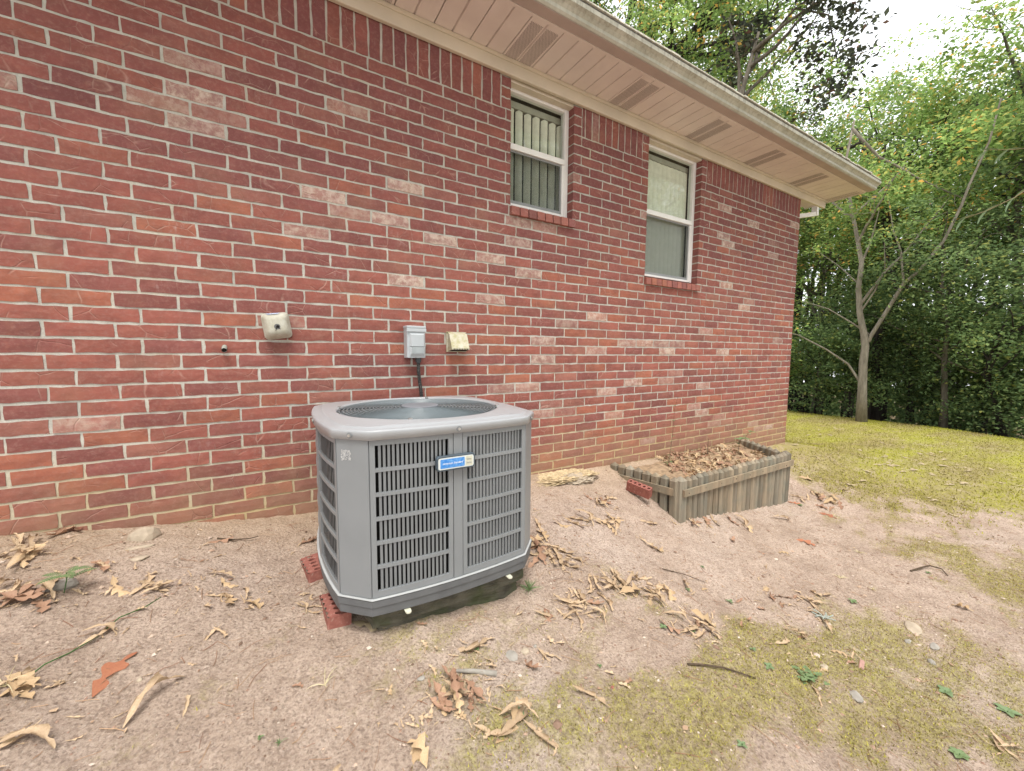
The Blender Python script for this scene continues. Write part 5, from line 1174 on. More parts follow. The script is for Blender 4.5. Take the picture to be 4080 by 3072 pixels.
tag(mesh_obj('pine_needles', vs, fs, nm.m), 'thin reddish pine needles and stems strewn on the dirt', 'pine needles', kind='stuff')
vs = []; fs = []
for i in range(3200):
    x, y = near_xy(); z = gz(x, y) + .003; s = min(rl.lognormvariate(-5.6, .5), .011); a = rl.uniform(0, 6.28); n = len(vs); k = 5; el = rl.uniform(.3, .7)
    for j in range(k):
        t = a + 6.28 * j / k; q = s * rl.uniform(.5, 1.3); vs.append((x + q * (math.cos(t) * math.cos(a) - el * math.sin(t) * math.sin(a)), y + q * (math.cos(t) * math.sin(a) + el * math.sin(t) * math.cos(a)), z + rl.uniform(0, s * .6)))
    fs.append(tuple(range(n, n + k)))
sm_ = M('leaf_crumb', .8, .2); ri = sm_.new('ShaderNodeNewGeometry').outputs['Random Per Island']; sm_.color(sm_.mix(ri, (.22, .12, .075), (.56, .42, .28)))
tag(mesh_obj('leaf_crumbs', vs, fs, sm_.m), 'crumbled bits of dry leaf on the dirt', 'leaf bits', kind='stuff')
# moss and thin grass
def blades(name, pts, hmin, hmax, wmin, wmax, mat, lean=.6, label='', cat=''):
    n = len(pts); P = np.array(pts); a = NR.uniform(0, 6.283, n); h = NR.uniform(hmin, hmax, n); w = NR.uniform(wmin, wmax, n); l = NR.uniform(0, lean, n) * h; b = NR.uniform(0, 6.283, n)
    V = np.zeros((n, 3, 3)); V[:, 0] = P; V[:, 1] = P; V[:, 2] = P
    V[:, 0, 0] += np.cos(a) * w; V[:, 0, 1] += np.sin(a) * w; V[:, 1, 0] -= np.cos(a) * w; V[:, 1, 1] -= np.sin(a) * w
    V[:, 2, 0] += np.cos(b) * l; V[:, 2, 1] += np.sin(b) * l; V[:, 2, 2] += h
    o = fast_mesh(name, V.reshape(-1, 3), np.arange(3 * n).reshape(n, 3), mat, None, False, 3); return tag(o, label, cat, kind='stuff')
mm_ = M('moss_blade', .8, .15); ri = mm_.new('ShaderNodeNewGeometry').outputs['Random Per Island']
cr = mm_.new('ShaderNodeValToRGB'); mm_.l.new(ri, cr.inputs[0]); e = cr.color_ramp.elements; e[0].color = (.12, .09, .035, 1); e[1].color = (.50, .46, .10, 1)
for p_, c_ in ((.35, (.26, .21, .07, 1)), (.65, (.38, .34, .07, 1))): q_ = e.new(p_); q_.color = c_
mm_.color(cr.outputs[0])
X = NR.uniform(-.6, 6.5, 260000); Y = NR.uniform(-.5, 2.2, 260000); F = moss_field(X, Y) + .45 * vnoise(X * 16, Y * 16, 41)
keep = (F > .46) & (NR.rand(len(X)) < np.clip((F - .35) * 1.6, 0, 1)); X, Y = X[keep], Y[keep]
inside = (X > AX0) & (X < AX1) & (Y > AY0) | (X > 2.75) & (X < 4.9) & (Y > 2.0); X, Y = X[~inside][:90000], Y[~inside][:90000]
blades('moss', np.stack([X, Y, ground_z(X, Y) + rough_z(X, Y) - .001], 1), .004, .012, .0012, .003, mm_.m, 1.2, 'olive and yellow green moss in patches on the dirt', 'moss')
gm_ = M('lawn_blade', .8, .15); ri = gm_.new('ShaderNodeNewGeometry').outputs['Random Per Island']; nn = gm_.ramp(gm_.noise(1.1, 4, .6, (.5, 1.6, 1)), .38, .62)
gm_.color(gm_.mix(ri, gm_.mix(nn, (.43, .43, .04), (.33, .285, .08)), gm_.mix(nn, (.28, .27, .05), (.24, .19, .08))))
X = NR.uniform(5.4, 13.2, 120000); Y = NR.uniform(-6, 9, 120000); F = moss_field(X, Y); keep = (NR.rand(len(X)) < F) & ~((X < 6.9) & (Y > 2.6)) ; X, Y = X[keep], Y[keep]
blades('lawn_grass', np.stack([X, Y, ground_z(X, Y) + rough_z(X, Y) - .002], 1), .012, .030, .004, .009, gm_.m, 1.6, 'thin yellow green lawn grass and moss', 'grass')
# stones
def stone(x, y, s, mat, seed, label, rot=0, h=None):
    s = tuple(k * .85 for k in s); o = lump('stone', (x, y, gz(x, y)), s, MAT[mat], seed, .05, 2, label=label, cat='stone', rot=rot); return o
stone(-.56, 2.56, (.085, .055, .062), 'pale_rock', 31, 'wedge shaped pale rock on the sandy dirt near the wall')
stone(-.57, 2.46, (.09, .028, .012), 'pale_rock', 32, 'flat tan stone sunk in the dirt in front of the wedge shaped rock')
stone(-.55, 2.36, (.055, .03, .012), 'pale_rock', 33, 'pinkish flat stone half buried below the wedge shaped rock')
stone(.80, 1.31, (.034, .042, .008), 'grey_rock', 34, 'square flat grey stone on the dirt in front of the air conditioner', .3)
stone(.862, 1.305, (.026, .022, .014), 'pale_rock', 35, 'knobbly whitish stone next to the square grey stone')
stone(.915, 1.305, (.011, .010, .008), 'grey_rock', 36, 'little grey pebble right of the whitish stone')
stone(.43, 1.34, (.018, .014, .007), 'grey_rock', 37, 'small bluish grey chip on bare dirt')
stone(2.79, .95, (.045, .028, .009), 'pale_rock', 38, 'pinkish flat stone on the mossy dirt under the lichen twig')
stone(3.23, .68, (.09, .045, .012), 'pale_rock', 39, 'largest flat grey brown stone on the slope at right', .4)
stone(3.06, .66, (.035, .02, .009), 'grey_rock', 40, 'small grey stone left of the largest flat stone')
stone(3.14, .57, (.06, .026, .010), 'grey_rock', 41, 'flat greenish grey stone just below the largest one', .3)
stone(2.98, .545, (.026, .02, .02), 'grey_rock', 42, 'sharp dark grey stone standing proud of the slope', .5)
stone(2.23, .63, (.05, .03, .014), 'grey_rock', 43, 'grey stone in the moss near the green clover clump', .7)
stone(1.09, 1.03, (.010, .009, .008), 'loose_brick', 44, 'tiny round reddish nut or pebble on the moss')
stone(-.75, 2.24, (.07, .045, .025), 'grey_rock', 45, 'rounded grey stone behind the fern seedling')
stone(2.30, .78, (.035, .022, .008), 'pale_rock', 46, 'tan flat stone beside the red brick chip')
stone(-.41, 1.69, (.012, .011, .012), 'pale_rock', 47, 'small upright cream pebble near the orange leaf')
bch = MB(); bch.box(-.055, .055, -.010, .010, 0, .012); o = bch.obj('brick_chip', simple('pink_chip', (.40, .24, .20), .9, .1, .2, 40), None, bevel=.003, seg=1); o.location = (2.52, .70, gz(2.52, .70)); o.rotation_euler = (0, 0, .25); tag(o, 'thin pink brick chip half sunk in the mossy dirt', 'brick chip')
sb_ = MB(); sb_.tube([(.56, 1.325, gz(.56, 1.325) + .004), (.62, 1.295, gz(.62, 1.295) + .006), (.70, 1.255, gz(.7, 1.255) + .005)], [.006, .009, .011], 7)
thing_mesh(sb_, 'root', MAT['grey_rock'], 'bare grey root showing above the dirt in front of the air conditioner', 'root', (.62, 1.295, -1.25), smooth=True)
MAT['twig'] = simple('dark_twig', (.09, .065, .045), .9, .1, .3, 60, .4, 200)
def twig(pts, r0, label):
    b = MB(); pp = [(x, y, gz(x, y) + .006 + dz) for x, y, dz in pts]; b.tube(pp, [r0 * (1 - .5 * i / (len(pp) - 1)) for i in range(len(pp))], 6); c = pp[0]
    return thing_mesh(b, 'twig', MAT['twig'], label, 'twig', c)
twig([(1.49, .98, 0), (1.56, .955, .004), (1.64, .91, .006), (1.71, .865, .003), (1.75, .83, 0)], .005, 'dark curved twig lying on the yellow green moss')
twig([(4.08, .90, 0), (4.2, .87, .012), (4.29, .845, .018), (4.33, .79, .01), (4.25, .74, 0)], .007, 'bent black twig on the pale dirt at right')
twig([(-.27, 2.49, 0), (-.2, 2.465, .004), (-.13, 2.45, .01), (-.09, 2.46, .012)], .004, 'thin brown twig on the sandy dirt near the wall')
twig([(2.05, 1.55, 0), (2.2, 1.50, .01), (2.33, 1.44, 0)], .003, 'short grey twig on the dirt right of the air conditioner')
# green vine runner
MAT['vine'] = simple('green_stem', (.05, .12, .03), .6, .3, .3, 40)
b = MB(); vp = [(-.70, 1.77), (-.66, 1.81), (-.62, 1.86), (-.57, 1.92), (-.52, 1.97), (-.46, 2.03), (-.42, 2.07)]
b.tube([(x, y, gz(x, y) + .008 + .01 * math.sin(i * 2)) for i, (x, y) in enumerate(vp)], .0022, 5)
thing_mesh(b, 'vine_stem', MAT['vine'], 'long thin green stem lying across the dirt at left', 'vine', (-.57, 1.92, -1.0), smooth=True)
# ================================================================== SMALL PLANTS
def green_leaf_mat(name, a, b_):
    m = M(name, .55, .35); ri = m.new('ShaderNodeNewGeometry').outputs['Random Per Island']; m.color(m.mix(ri, a, b_)); return m.m
MAT['weed'] = green_leaf_mat('weed_leaf', (.10, .15, .06), (.17, .23, .10)); MAT['weed_blue'] = green_leaf_mat('bluish_leaf', (.11, .16, .075), (.17, .235, .11)); MAT['straw'] = green_leaf_mat('straw', (.50, .42, .24), (.62, .54, .34))
def oval_leaf(b, p, d, L, w, up, curl=.2, n=5):
    """a pointed oval leaf: midrib with two halves"""
    p = Vector(p); d = Vector(d).normalized(); s = d.cross(Vector((0, 0, 1))); s = s.normalized() if s.length > .01 else Vector((1, 0, 0)); u = s.cross(d)
    vs = []
    for i in range(n + 1):
        t = i / n; c = p + d * L * t + u * L * (up * t - curl * t * t); ww = w * math.sin(math.pi * min(1, t * .9 + .07)) ** .8
        vs += [c - s * ww + u * ww * .25, c, c + s * ww + u * ww * .25]
    b.add(vs, [(3 * i + j, 3 * i + j + 1, 3 * i + 4 + j, 3 * i + 3 + j) for i in range(n) for j in range(2)])
def rosette(x, y, n, L, label, mat='weed_blue', seed=0, w=.32, group=None):
    L *= .62; r = random.Random(seed); t = empty('green_seedling', (x, y, gz(x, y)), label, 'seedling', group)
    for i in range(n):
        a = 6.283 * i / n + r.uniform(-.3, .3); b = MB(); oval_leaf(b, (0, 0, .006), (math.cos(a), math.sin(a), .25), L * r.uniform(.7, 1.1), L * w, .1, .25); b.obj('leaf', MAT[mat], t)
    b = MB(); b.tube([(0, 0, -.01), (0, 0, .012)], .0015, 5); b.obj('stem', MAT['vine'], t); return t
WE = [(.70, 1.09, 5, .045, 'dark green five leaved rosette beside the leaf heap at bottom centre', 'weed_blue'), (1.57, 1.17, 4, .035, 'four leaved green seedling left of the small leaf heap', 'weed_blue'),
      (1.71, 1.11, 5, .03, 'bright green seedling growing through the small leaf heap', 'weed'), (2.30, 1.26, 3, .04, 'bluish three leaved seedling by a lone curled leaf', 'weed_blue'), (2.47, 1.55, 3, .03, 'tiny dark seedling on bare dirt below the planter', 'weed_blue'),
      (3.20, .96, 4, .05, 'dark green low plant in the right hand moss patch', 'weed'), (1.93, .86, 4, .045, 'blue green seedling right of the dark twig', 'weed_blue'), (2.76, .45, 5, .065, 'long leaved blue green plant at lower right', 'weed_blue'),
      (2.87, .27, 5, .07, 'broad dark green leaves near the right edge', 'weed_blue'), (-.07, 1.34, 3, .018, 'tiny bright green sprout at bottom left of centre', 'weed'), (1.11, 1.12, 3, .02, 'small leaf pair on the dirt left of the reddish pebble', 'weed'),
      (4.7, 1.9, 5, .05, 'small green clump at the planter\'s far front corner', 'weed'), (.68, 1.38, 4, .022, 'light green sprout in the moss left of the grey stone', 'weed'), (4.2, .83, 4, .035, 'green tuft beside the bent black twig', 'weed'),
      (1.37, .68, 4, .03, 'pale seedling in the moss near the bottom edge', 'weed_blue'), (2.31, .32, 6, .06, 'grassy green tuft near the bottom right', 'weed'), (2.05, 1.37, 3, .03, 'small seedling above the curled leaves on the moss', 'weed_blue'), (1.96, .95, 3, .03, 'two leaved blue green seedling right of the leaf heap', 'weed_blue')]
for i, (x, y, n, L, lab, mt) in enumerate(WE): rosette(x, y, n, L, lab, mt, 50 + i)
t = empty('clover_clump', (2.08, .76, gz(2.08, .76)), 'bright green clump of small round leaves on the moss', 'weed'); r = random.Random(8)
for i in range(34):
    b = MB(); a = r.uniform(0, 6.28); q = r.uniform(0, .075); h = r.uniform(.008, .03); b.tube([(q * math.cos(a) * .8, q * math.sin(a) * .8, -.005), (q * math.cos(a), q * math.sin(a), h)], .0006, 3)
    for k in range(3): oval_leaf(b, (q * math.cos(a), q * math.sin(a), h), (math.cos(a + k * 2.1), math.sin(a + k * 2.1), .1), .014, .007, .1, .1, 3)
    b.obj('leaf', MAT['weed'], t)
def frond(b, p, d, L, mat=None):
    p = Vector(p); d = Vector(d).normalized(); s = d.cross(Vector((0, 0, 1))).normalized(); pts = []
    for i in range(13):
        tt = i / 12; c = p + d * L * tt + Vector((0, 0, L * (.35 * tt - .45 * tt * tt))); pts.append(c)
        if i > 1:
            for sg in (-1, 1): oval_leaf(b, c, s * sg + d * .35, L * .22 * math.sin(math.pi * (.15 + .8 * tt)), .0035, 0, .1, 2)
    b.tube(pts, .001, 4)
t = empty('fern_seedling', (-.73, 2.19, gz(-.73, 2.19)), 'feathery bright green mimosa like seedling among the leaves at left', 'seedling')
b = MB(); b.tube([(0, 0, 0), (.01, 0, .05), (.015, -.01, .085)], .0018, 5); b.obj('stem', MAT['vine'], t)
for k, a in enumerate((.4, 1.5, 2.7, 3.9, 5.2, 6.0)):
    b = MB(); frond(b, (.012, -.005, .05 + .006 * k), (math.cos(a), math.sin(a), .25), .085); b.obj('frond', MAT['weed'], t)
def tuft(x, y, n, L, mat, label, name, cat, seed, spread=1.0):
    r = random.Random(seed); t = empty(name, (x, y, gz(x, y)), label, cat)
    for i in range(n):
        a = r.uniform(0, 6.28); b = MB(); l = L * r.uniform(.5, 1.1); e = r.uniform(.2, 1.1) * spread; w = r.uniform(.0012, .002)
        pts = [(math.cos(a) * l * e * s_ , math.sin(a) * l * e * s_, l * (s_ * .9 - .75 * s_ * s_ * e)) for s_ in (0, .35, .7, 1)]
        b.tube(pts, [w, w, w * .7, w * .2], 4); b.obj('blade', MAT[mat], t)
    return t
tuft(.12, 1.45, 5, .075, 'straw', 'dried pale grass tuft with a few bent blades on bare dirt', 'dry_grass_tuft', 'grass tuft', 1, 1.3)
tuft(-.73, 1.77, 8, .09, 'straw', 'dried straw coloured grass at the left edge by the large tan leaves', 'dry_grass_tuft', 'grass tuft', 2, 1.2)
tuft(4.08, 1.21, 9, .06, 'straw', 'straw coloured grass tuft highest on the pale dirt at right', 'dry_grass_tuft', 'grass tuft', 3)
tuft(3.46, 1.12, 10, .06, 'straw', 'spiky dry grass tuft on pale dirt near the lichen twig', 'dry_grass_tuft', 'grass tuft', 4)
tuft(3.50, .95, 8, .05, 'straw', 'small dry grass tuft at the edge of the right hand moss patch', 'dry_grass_tuft', 'grass tuft', 5)
tuft(5.15, .98, 12, .06, 'straw', 'dry grass tuft where the dirt meets the lawn', 'dry_grass_tuft', 'grass tuft', 6)
tuft(1.08, 1.60, 46, .09, 'weed', 'feathery green weed at the right front foot of the air conditioner', 'green_weed', 'weed', 7, .9)
tuft(-.02, 1.31, 6, .03, 'weed', 'little green grass tuft near the bottom left', 'grass_tuft', 'grass tuft', 9)
# lichen twig
b = MB(); r = random.Random(2); bx0, by0 = 2.83, .98
for i in range(9):
    a = r.uniform(0, 6.28); p = [(bx0, by0, gz(bx0, by0) + .008)]
    for k in range(3): p.append((p[-1][0] + math.cos(a) * .02, p[-1][1] + math.sin(a) * .02, p[-1][2] + r.uniform(-.004, .010))); a += r.uniform(-.6, .6)
    b.tube(p, .0035, 5)
thing_mesh(b, 'lichen_twig', simple('pale_lichen', (.34, .37, .33), .9, .1, .2, 90), 'pale blue green lichen covered twig on the mossy dirt', 'twig', (bx0, by0, gz(bx0, by0)))
# plants in the planter
def stalk_plant(x, y, z, pts, leaves, label, name, r0=.002, mat='weed', Lf=.035):
    t = empty(name, (x, y, z), label, 'plant'); b = MB(); b.tube(pts, [r0 * (1 - .6 * i / (len(pts) - 1)) for i in range(len(pts))], 5); b.obj('stem', MAT['twig'], t)
    r = random.Random(len(label))
    for (k, a, s_) in leaves:
        i = min(int(k), len(pts) - 2); f = k - i; p = Vector(pts[i]).lerp(Vector(pts[i + 1]), f); b = MB(); oval_leaf(b, p, (math.cos(a), math.sin(a), .3), Lf * s_, Lf * s_ * .34, .1, .3); b.obj('leaf', MAT[mat], t)
    return t
stalk_plant(3.33, 2.50, PT - .09, [(0, 0, 0), (.02, 0, .12), (.05, .01, .25), (.08, .02, .40), (.10, .03, .56), (.13, .02, .68)],
            [(k * .33 + .6, k * 2.4, .6 + .25 * (k % 3)) for k in range(13)] + [(.2, 3.6, 1.3), (.25, 2.4, 1.4), (.4, 4.5, 1.2), (.3, 5.4, 1.1)], 'thin bare climbing stem with few small leaves rising from the planter', 'climbing_seedling', .0022, 'weed', .032)
stalk_plant(4.42, 2.42, PT - .09, [(0, 0, 0), (.0, .0, .07), (.01, 0, .13), (.03, -.01, .17)], [(2.9, 3.4, 1.5), (2.9, 4.7, 1.6), (2.6, 2.2, 1.2), (2.8, .3, 1.4), (2.9, 5.8, 1.1), (1.6, 1.1, 1.0)], 'broad leaved light green seedling at the right end of the planter', 'seedling', .003, 'weed', .06)
stalk_plant(4.72, 2.52, PT - .08, [(0, 0, 0), (.01, 0, .08), (.0, -.02, .15), (.03, -.04, .2)], [(2.0, 2.9, 1), (2.4, 4.0, 1.2), (2.8, 5.0, 1.3), (2.9, .4, 1.2), (1.6, 1.5, .9)], 'small leafy sprig in the planter\'s back right corner', 'seedling', .002, 'weed', .05)
stalk_plant(4.05, 2.55, PT - .09, [(0, 0, 0), (.0, .0, .10), (.004, 0, .19)], [], 'bare brown stalk standing in the planter litter', 'dead_stalk', .004)
# ================================================================== TREES
def foliage_mat(name, cols, trans=.5):
    cols = [(p, (c[0] * 2.05, c[1] * 2.2, c[2] * 2.5)) for p, c in cols]
    m = bpy.data.materials.new(name); m.use_nodes = True; n = m.node_tree.nodes; l = m.node_tree.links; n.clear()
    o = n.new('ShaderNodeOutputMaterial'); d = n.new('ShaderNodeBsdfDiffuse'); t = n.new('ShaderNodeBsdfTranslucent'); x = n.new('ShaderNodeMixShader'); x.inputs[0].default_value = trans
    g = n.new('ShaderNodeNewGeometry'); cr = n.new('ShaderNodeValToRGB'); l.new(g.outputs['Random Per Island'], cr.inputs[0])
    e = cr.color_ramp.elements; e[0].position = 0; e[0].color = (*cols[0][1], 1); e[1].position = cols[-1][0]; e[1].color = (*cols[-1][1], 1)
    for p, c in cols[1:-1]: q = e.new(p); q.color = (*c, 1)
    ns = n.new('ShaderNodeTexNoise'); ns.inputs['Scale'].default_value = .7; ns.inputs['Detail'].default_value = 3; l.new(g.outputs['Position'], ns.inputs['Vector'])
    mr = n.new('ShaderNodeMapRange'); mr.inputs[1].default_value = .35; mr.inputs[2].default_value = .65; mr.inputs[3].default_value = .65; mr.inputs[4].default_value = 1.35; l.new(ns.outputs[0], mr.inputs[0])
    mu = n.new('ShaderNodeMix'); mu.data_type = 'RGBA'; mu.blend_type = 'MULTIPLY'; mu.inputs[0].default_value = 1; l.new(cr.outputs[0], mu.inputs[6]); l.new(mr.outputs[0], mu.inputs[7])
    l.new(mu.outputs[2], d.inputs[0]); l.new(mu.outputs[2], t.inputs[0]); l.new(d.outputs[0], x.inputs[1]); l.new(t.outputs[0], x.inputs[2]); l.new(x.outputs[0], o.inputs[0]); return m
FO = {'oak': foliage_mat('oak_foliage', [(0, (.055, .085, .03)), (.4, (.085, .125, .04)), (.75, (.13, .17, .055)), (.95, (.20, .19, .05)), (.985, (.38, .20, .05))]),
      'light': foliage_mat('light_foliage', [(0, (.085, .13, .035)), (.4, (.13, .185, .05)), (.8, (.19, .23, .07)), (.94, (.27, .25, .06)), (.985, (.45, .24, .06))]),
      'dark': foliage_mat('deep_green_foliage', [(0, (.055, .08, .032)), (.5, (.088, .122, .045)), (.9, (.13, .16, .055)), (1, (.20, .19, .05))]),
      'dusk': foliage_mat('dull_foliage', [(0, (.025, .025, .02)), (.5, (.04, .045, .03)), (.9, (.06, .065, .035)), (1, (.08, .04, .03))], .15)}
def bark(name, a, b_):
    m = M(name, .95, .1); c = m.mix(m.ramp(m.noise(14, 5, .65, (1, 1, .25)), .35, .65), a, b_); m.color(c); m.bump(m.noise(30, 5, .7, (1, 1, .2)), .8, .03); return m.m
BK = {'pale': bark('pale_bark', (.17, .15, .12), (.30, .27, .22)), 'dark': bark('dark_bark', (.022, .02, .018), (.06, .052, .045)), 'grey': bark('grey_bark', (.08, .07, .055), (.17, .15, .12))}
def leaf_cards(C, rad, n_per, size, seed, flat=.45):
    """C: k x 3 spray centres; returns verts/quads of leaf-sized rhombs spread through flattened clumps"""
    rs = np.random.RandomState(seed); C = np.asarray(C, float); k = len(C); N = k * n_per
    c = np.repeat(C, n_per, 0); rr = np.repeat(np.asarray(rad, float) * np.ones(k), n_per)
    # each spray leans its own way
    tilt = np.repeat(rs.normal(0, .35, (k, 2)), n_per, 0)
    d = rs.normal(0, .5, (N, 3)); d[:, 2] *= flat; d[:, 2] += d[:, 0] * tilt[:, 0] + d[:, 1] * tilt[:, 1] - .25 * (d[:, 0] ** 2 + d[:, 1] ** 2)
    P = c + d * rr[:, None]
    nrm = rs.normal(0, .55, (N, 3)); nrm[:, 2] += 1; nrm /= np.linalg.norm(nrm, axis=1)[:, None]
    a = rs.normal(0, 1, (N, 3)); u = np.cross(nrm, a); u /= np.linalg.norm(u, axis=1)[:, None]; v = np.cross(nrm, u)
    s = size * rs.uniform(.6, 1.35, N)[:, None]
    droop = nrm * s * .12
    V = np.stack([P - u * s * .5, P - v * s * .27 + droop, P + u * s * .5, P + v * s * .27 + droop], 1)
    return V.reshape(-1, 3), np.arange(4 * N).reshape(N, 4)
def branch(rs, p, d, L, r, wob=.18, n=6, lift=.0):
    pts = [Vector(p)]; d = Vector(d).normalized()
    for i in range(n):
        d = (d + Vector((rs.gauss(0, wob), rs.gauss(0, wob), rs.gauss(0, wob) + lift))).normalized(); pts.append(pts[-1] + d * (L / n))
    return pts, [r * (1 - .8 * i / n) for i in range(n + 1)]
def make_tree(base, trunk, r0, H0, crown, kind, barkk, label, seed, sprays=120, n_per=70, size=.11, srad=.55, name='tree', cat='tree', group=None, limbs=9, extra=(), extra_tubes=(), twigs=True):
    """trunk: polyline (relative to base); crown = (cx, cy, cz, rx, ry, rz) relative ellipsoid. Limbs reach from the trunk into the crown, foliage sprays sit round the limb ends."""
    rs = random.Random(seed); t = empty(name, base, label, cat, group)
    tb = MB(); tp = [Vector(p) for p in trunk]; n = len(tp); tb.tube(tp, [r0 * (1.25 if i == 0 else 1 - .78 * i / (n - 1)) for i in range(n)], 10)
    tb.obj('trunk', BK[barkk], t, smooth=True)
    cx, cy, cz, rx, ry, rz = crown; C = []
    lb = MB()
    for i in range(limbs):
        k = rs.uniform(.45, 1.0) * (n - 1); j = min(int(k), n - 2); p = tp[j].lerp(tp[j + 1], k - j)
        a = 6.283 * (i / limbs) + rs.uniform(-.4, .4); q = Vector((cx + rx * .75 * math.cos(a), cy + ry * .75 * math.sin(a), cz + rz * rs.uniform(-.6, .8)))
        L = (q - p).length; pts, rad = branch(rs, p, (q - p), L, r0 * .38, .14, 7, .02); lb.tube(pts, rad, 6, False)
        for s in range(5):
            kk = rs.uniform(.35, 1) * 7; jj = min(int(kk), 6); pp = pts[jj].lerp(pts[jj + 1], kk - jj)
            d = Vector((rs.gauss(0, 1), rs.gauss(0, 1), rs.gauss(.15, .5))); p2, r2 = branch(rs, pp, d, rs.uniform(.5, 1.0) * min(rx, ry) * .6, r0 * .10, .22, 5); lb.tube(p2, r2, 4, False)
            C += [tuple(v) for v in p2[2:]]
        C += [tuple(v) for v in pts[4:]]
    for e in extra_tubes: lb.tube([Vector(v) for v in e[0]], e[1] if hasattr(e[1], '__len__') else [e[1] * (1 - .7 * i / (len(e[0]) - 1)) for i in range(len(e[0]))], 7, False)
    lo_ = lb.obj('limbs', BK[barkk], t, smooth=True)
    # sprays: near limb ends plus some through the outer shell of the crown, in clumps
    clumps = []
    for i in range(max(6, sprays // 9)):
        a = rs.uniform(0, 6.283); zz_ = rs.uniform(-1, 1); q = math.sqrt(1 - zz_ * zz_) * rs.uniform(.6, 1.0)
        clumps.append(Vector((cx + rx * q * math.cos(a), cy + ry * q * math.sin(a), cz + rz * zz_ * rs.uniform(.7, 1))))
    S = []
    while len(S) < sprays:
        if rs.random() < .5 and C: c = Vector(rs.choice(C)); c += Vector((rs.gauss(0, .25), rs.gauss(0, .25), rs.gauss(0, .18)))
        else: c = rs.choice(clumps) + Vector((rs.gauss(0, .5 * min(1, rx / 3)), rs.gauss(0, .5 * min(1, ry / 3)), rs.gauss(0, .35)))
        S.append(tuple(c))
    S += list(extra)
    V, F = leaf_cards(S, [srad * rs.uniform(.6, 1.3) for _ in S], n_per, size, seed)
    fast_mesh('crown', V, F, FO[kind], t)
    return t
def copy_tree(src, loc, rot, label, sc=1):
    r = src.copy(); COL.objects.link(r); r.location = loc; r.rotation_euler = (0, 0, rot); r.scale = (sc, sc, sc); r['label'] = label
    for ch in src.children:
        c = ch.copy(); COL.objects.link(c); c.parent = r
    return r
def gb_(x, y): return (x, y, float(ground_z(x, y)) - .15)
def rel(base, pts): return [(p[0] - base[0], p[1] - base[1], p[2] - base[2]) for p in pts]
# the pale-stemmed tree on the crest
B = (12.42, 3.85, -1.72)
pt = rel(B, [(12.42, 3.85, -1.72), (12.41, 3.88, -.86), (12.40, 3.90, -.24), (12.41, 3.89, .19), (12.39, 3.93, .49), (12.36, 4.03, .98), (12.34, 4.09, 1.59), (12.35, 4.07, 2.19), (12.32, 4.17, 2.74), (12.26, 4.34, 3.6), (12.2, 4.5, 4.6), (12.25, 4.4, 5.6)])
ex = [([(12.43, 3.85, .30), (12.43, 3.81, .43), (12.49, 3.62, .90), (12.58, 3.34, 1.63), (12.64, 3.12, 1.88), (12.75, 2.79, 2.49), (12.81, 2.59, 3.18), (12.83, 2.51, 3.58), (12.9, 2.3, 4.4), (12.9, 2.2, 5.2)], .050),
      ([(12.58, 3.34, 1.63), (12.55, 3.43, 2.38), (12.5, 3.58, 2.86), (12.45, 3.7, 3.6)], .024), ([(12.4, 3.91, -.73), (12.32, 4.17, -.25), (12.18, 4.61, .12), (12.0, 5.18, .49), (11.9, 5.6, .62)], .030),
      ([(12.44, 3.82, .45), (12.33, 4.13, .74), (12.18, 4.62, 1.14), (12.02, 5.13, 1.37)], .024), ([(12.35, 4.07, 2.19), (12.39, 3.94, 2.69), (12.42, 3.84, 3.4)], .03),
      ([(12.36, 4.03, 1.0), (12.42, 3.80, 1.5), (12.46, 3.66, 2.0), (12.44, 3.70, 2.6)], .024), ([(12.34, 4.09, 1.7), (12.25, 4.5, 2.2), (12.15, 4.9, 2.6)], .016)]
make_tree(B, pt, .10, 0, (.1, .0, 5.4, 1.4, 2.2, 1.8), 'light', 'pale', 'slim pale barked forked tree standing on the lawn\'s far edge', 5, sprays=80, n_per=42, size=.085, srad=.42, limbs=6, extra_tubes=[(rel(B, e[0]), e[1]) for e in ex],
          extra=rel(B, [(12.0, 5.2, .7), (11.95, 5.4, 1.4), (12.1, 4.9, 2.7), (11.8, 5.6, .2), (12.0, 5.5, 1.0), (11.9, 5.0, 1.9)]))
B = (13.73, 2.71, -2.05)
make_tree(B, rel(B, [(13.73, 2.71, -2.05), (13.73, 2.73, -1.12), (13.72, 2.80, -.22), (13.72, 2.80, .67), (13.69, 2.96, 1.56), (13.69, 2.96, 2.43)]), .075, 0, (0, .2, 4.0, 1.9, 1.7, 1.6), 'dark', 'grey',
          'thin straight young tree right of the pale forked one', 6, sprays=110, n_per=70, size=.085, srad=.5, limbs=9,
          extra_tubes=[(rel(B, [(13.72, 2.79, -.16), (13.66, 3.07, .14), (13.59, 3.46, .26)]), .03), (rel(B, [(13.73, 2.75, -.16), (13.82, 2.26, -.43), (13.89, 1.9, -.47)]), .03)])
B = (13.89, 1.76, -2.1)
make_tree(B, rel(B, [(13.89, 1.76, -2.1), (13.87, 1.92, -1.32), (13.85, 2.05, -.76), (13.84, 2.18, -.43), (13.85, 2.06, .3), (13.8, 1.9, .9)]), .07, 0, (0, -.1, 3.2, 1.9, 1.8, 1.3), 'dark', 'dark',
          'crooked dark stemmed small tree at the right end of the woods', 7, sprays=100, n_per=70, size=.085, srad=.5, limbs=9)
B = (14.44, 4.05, -2.2)
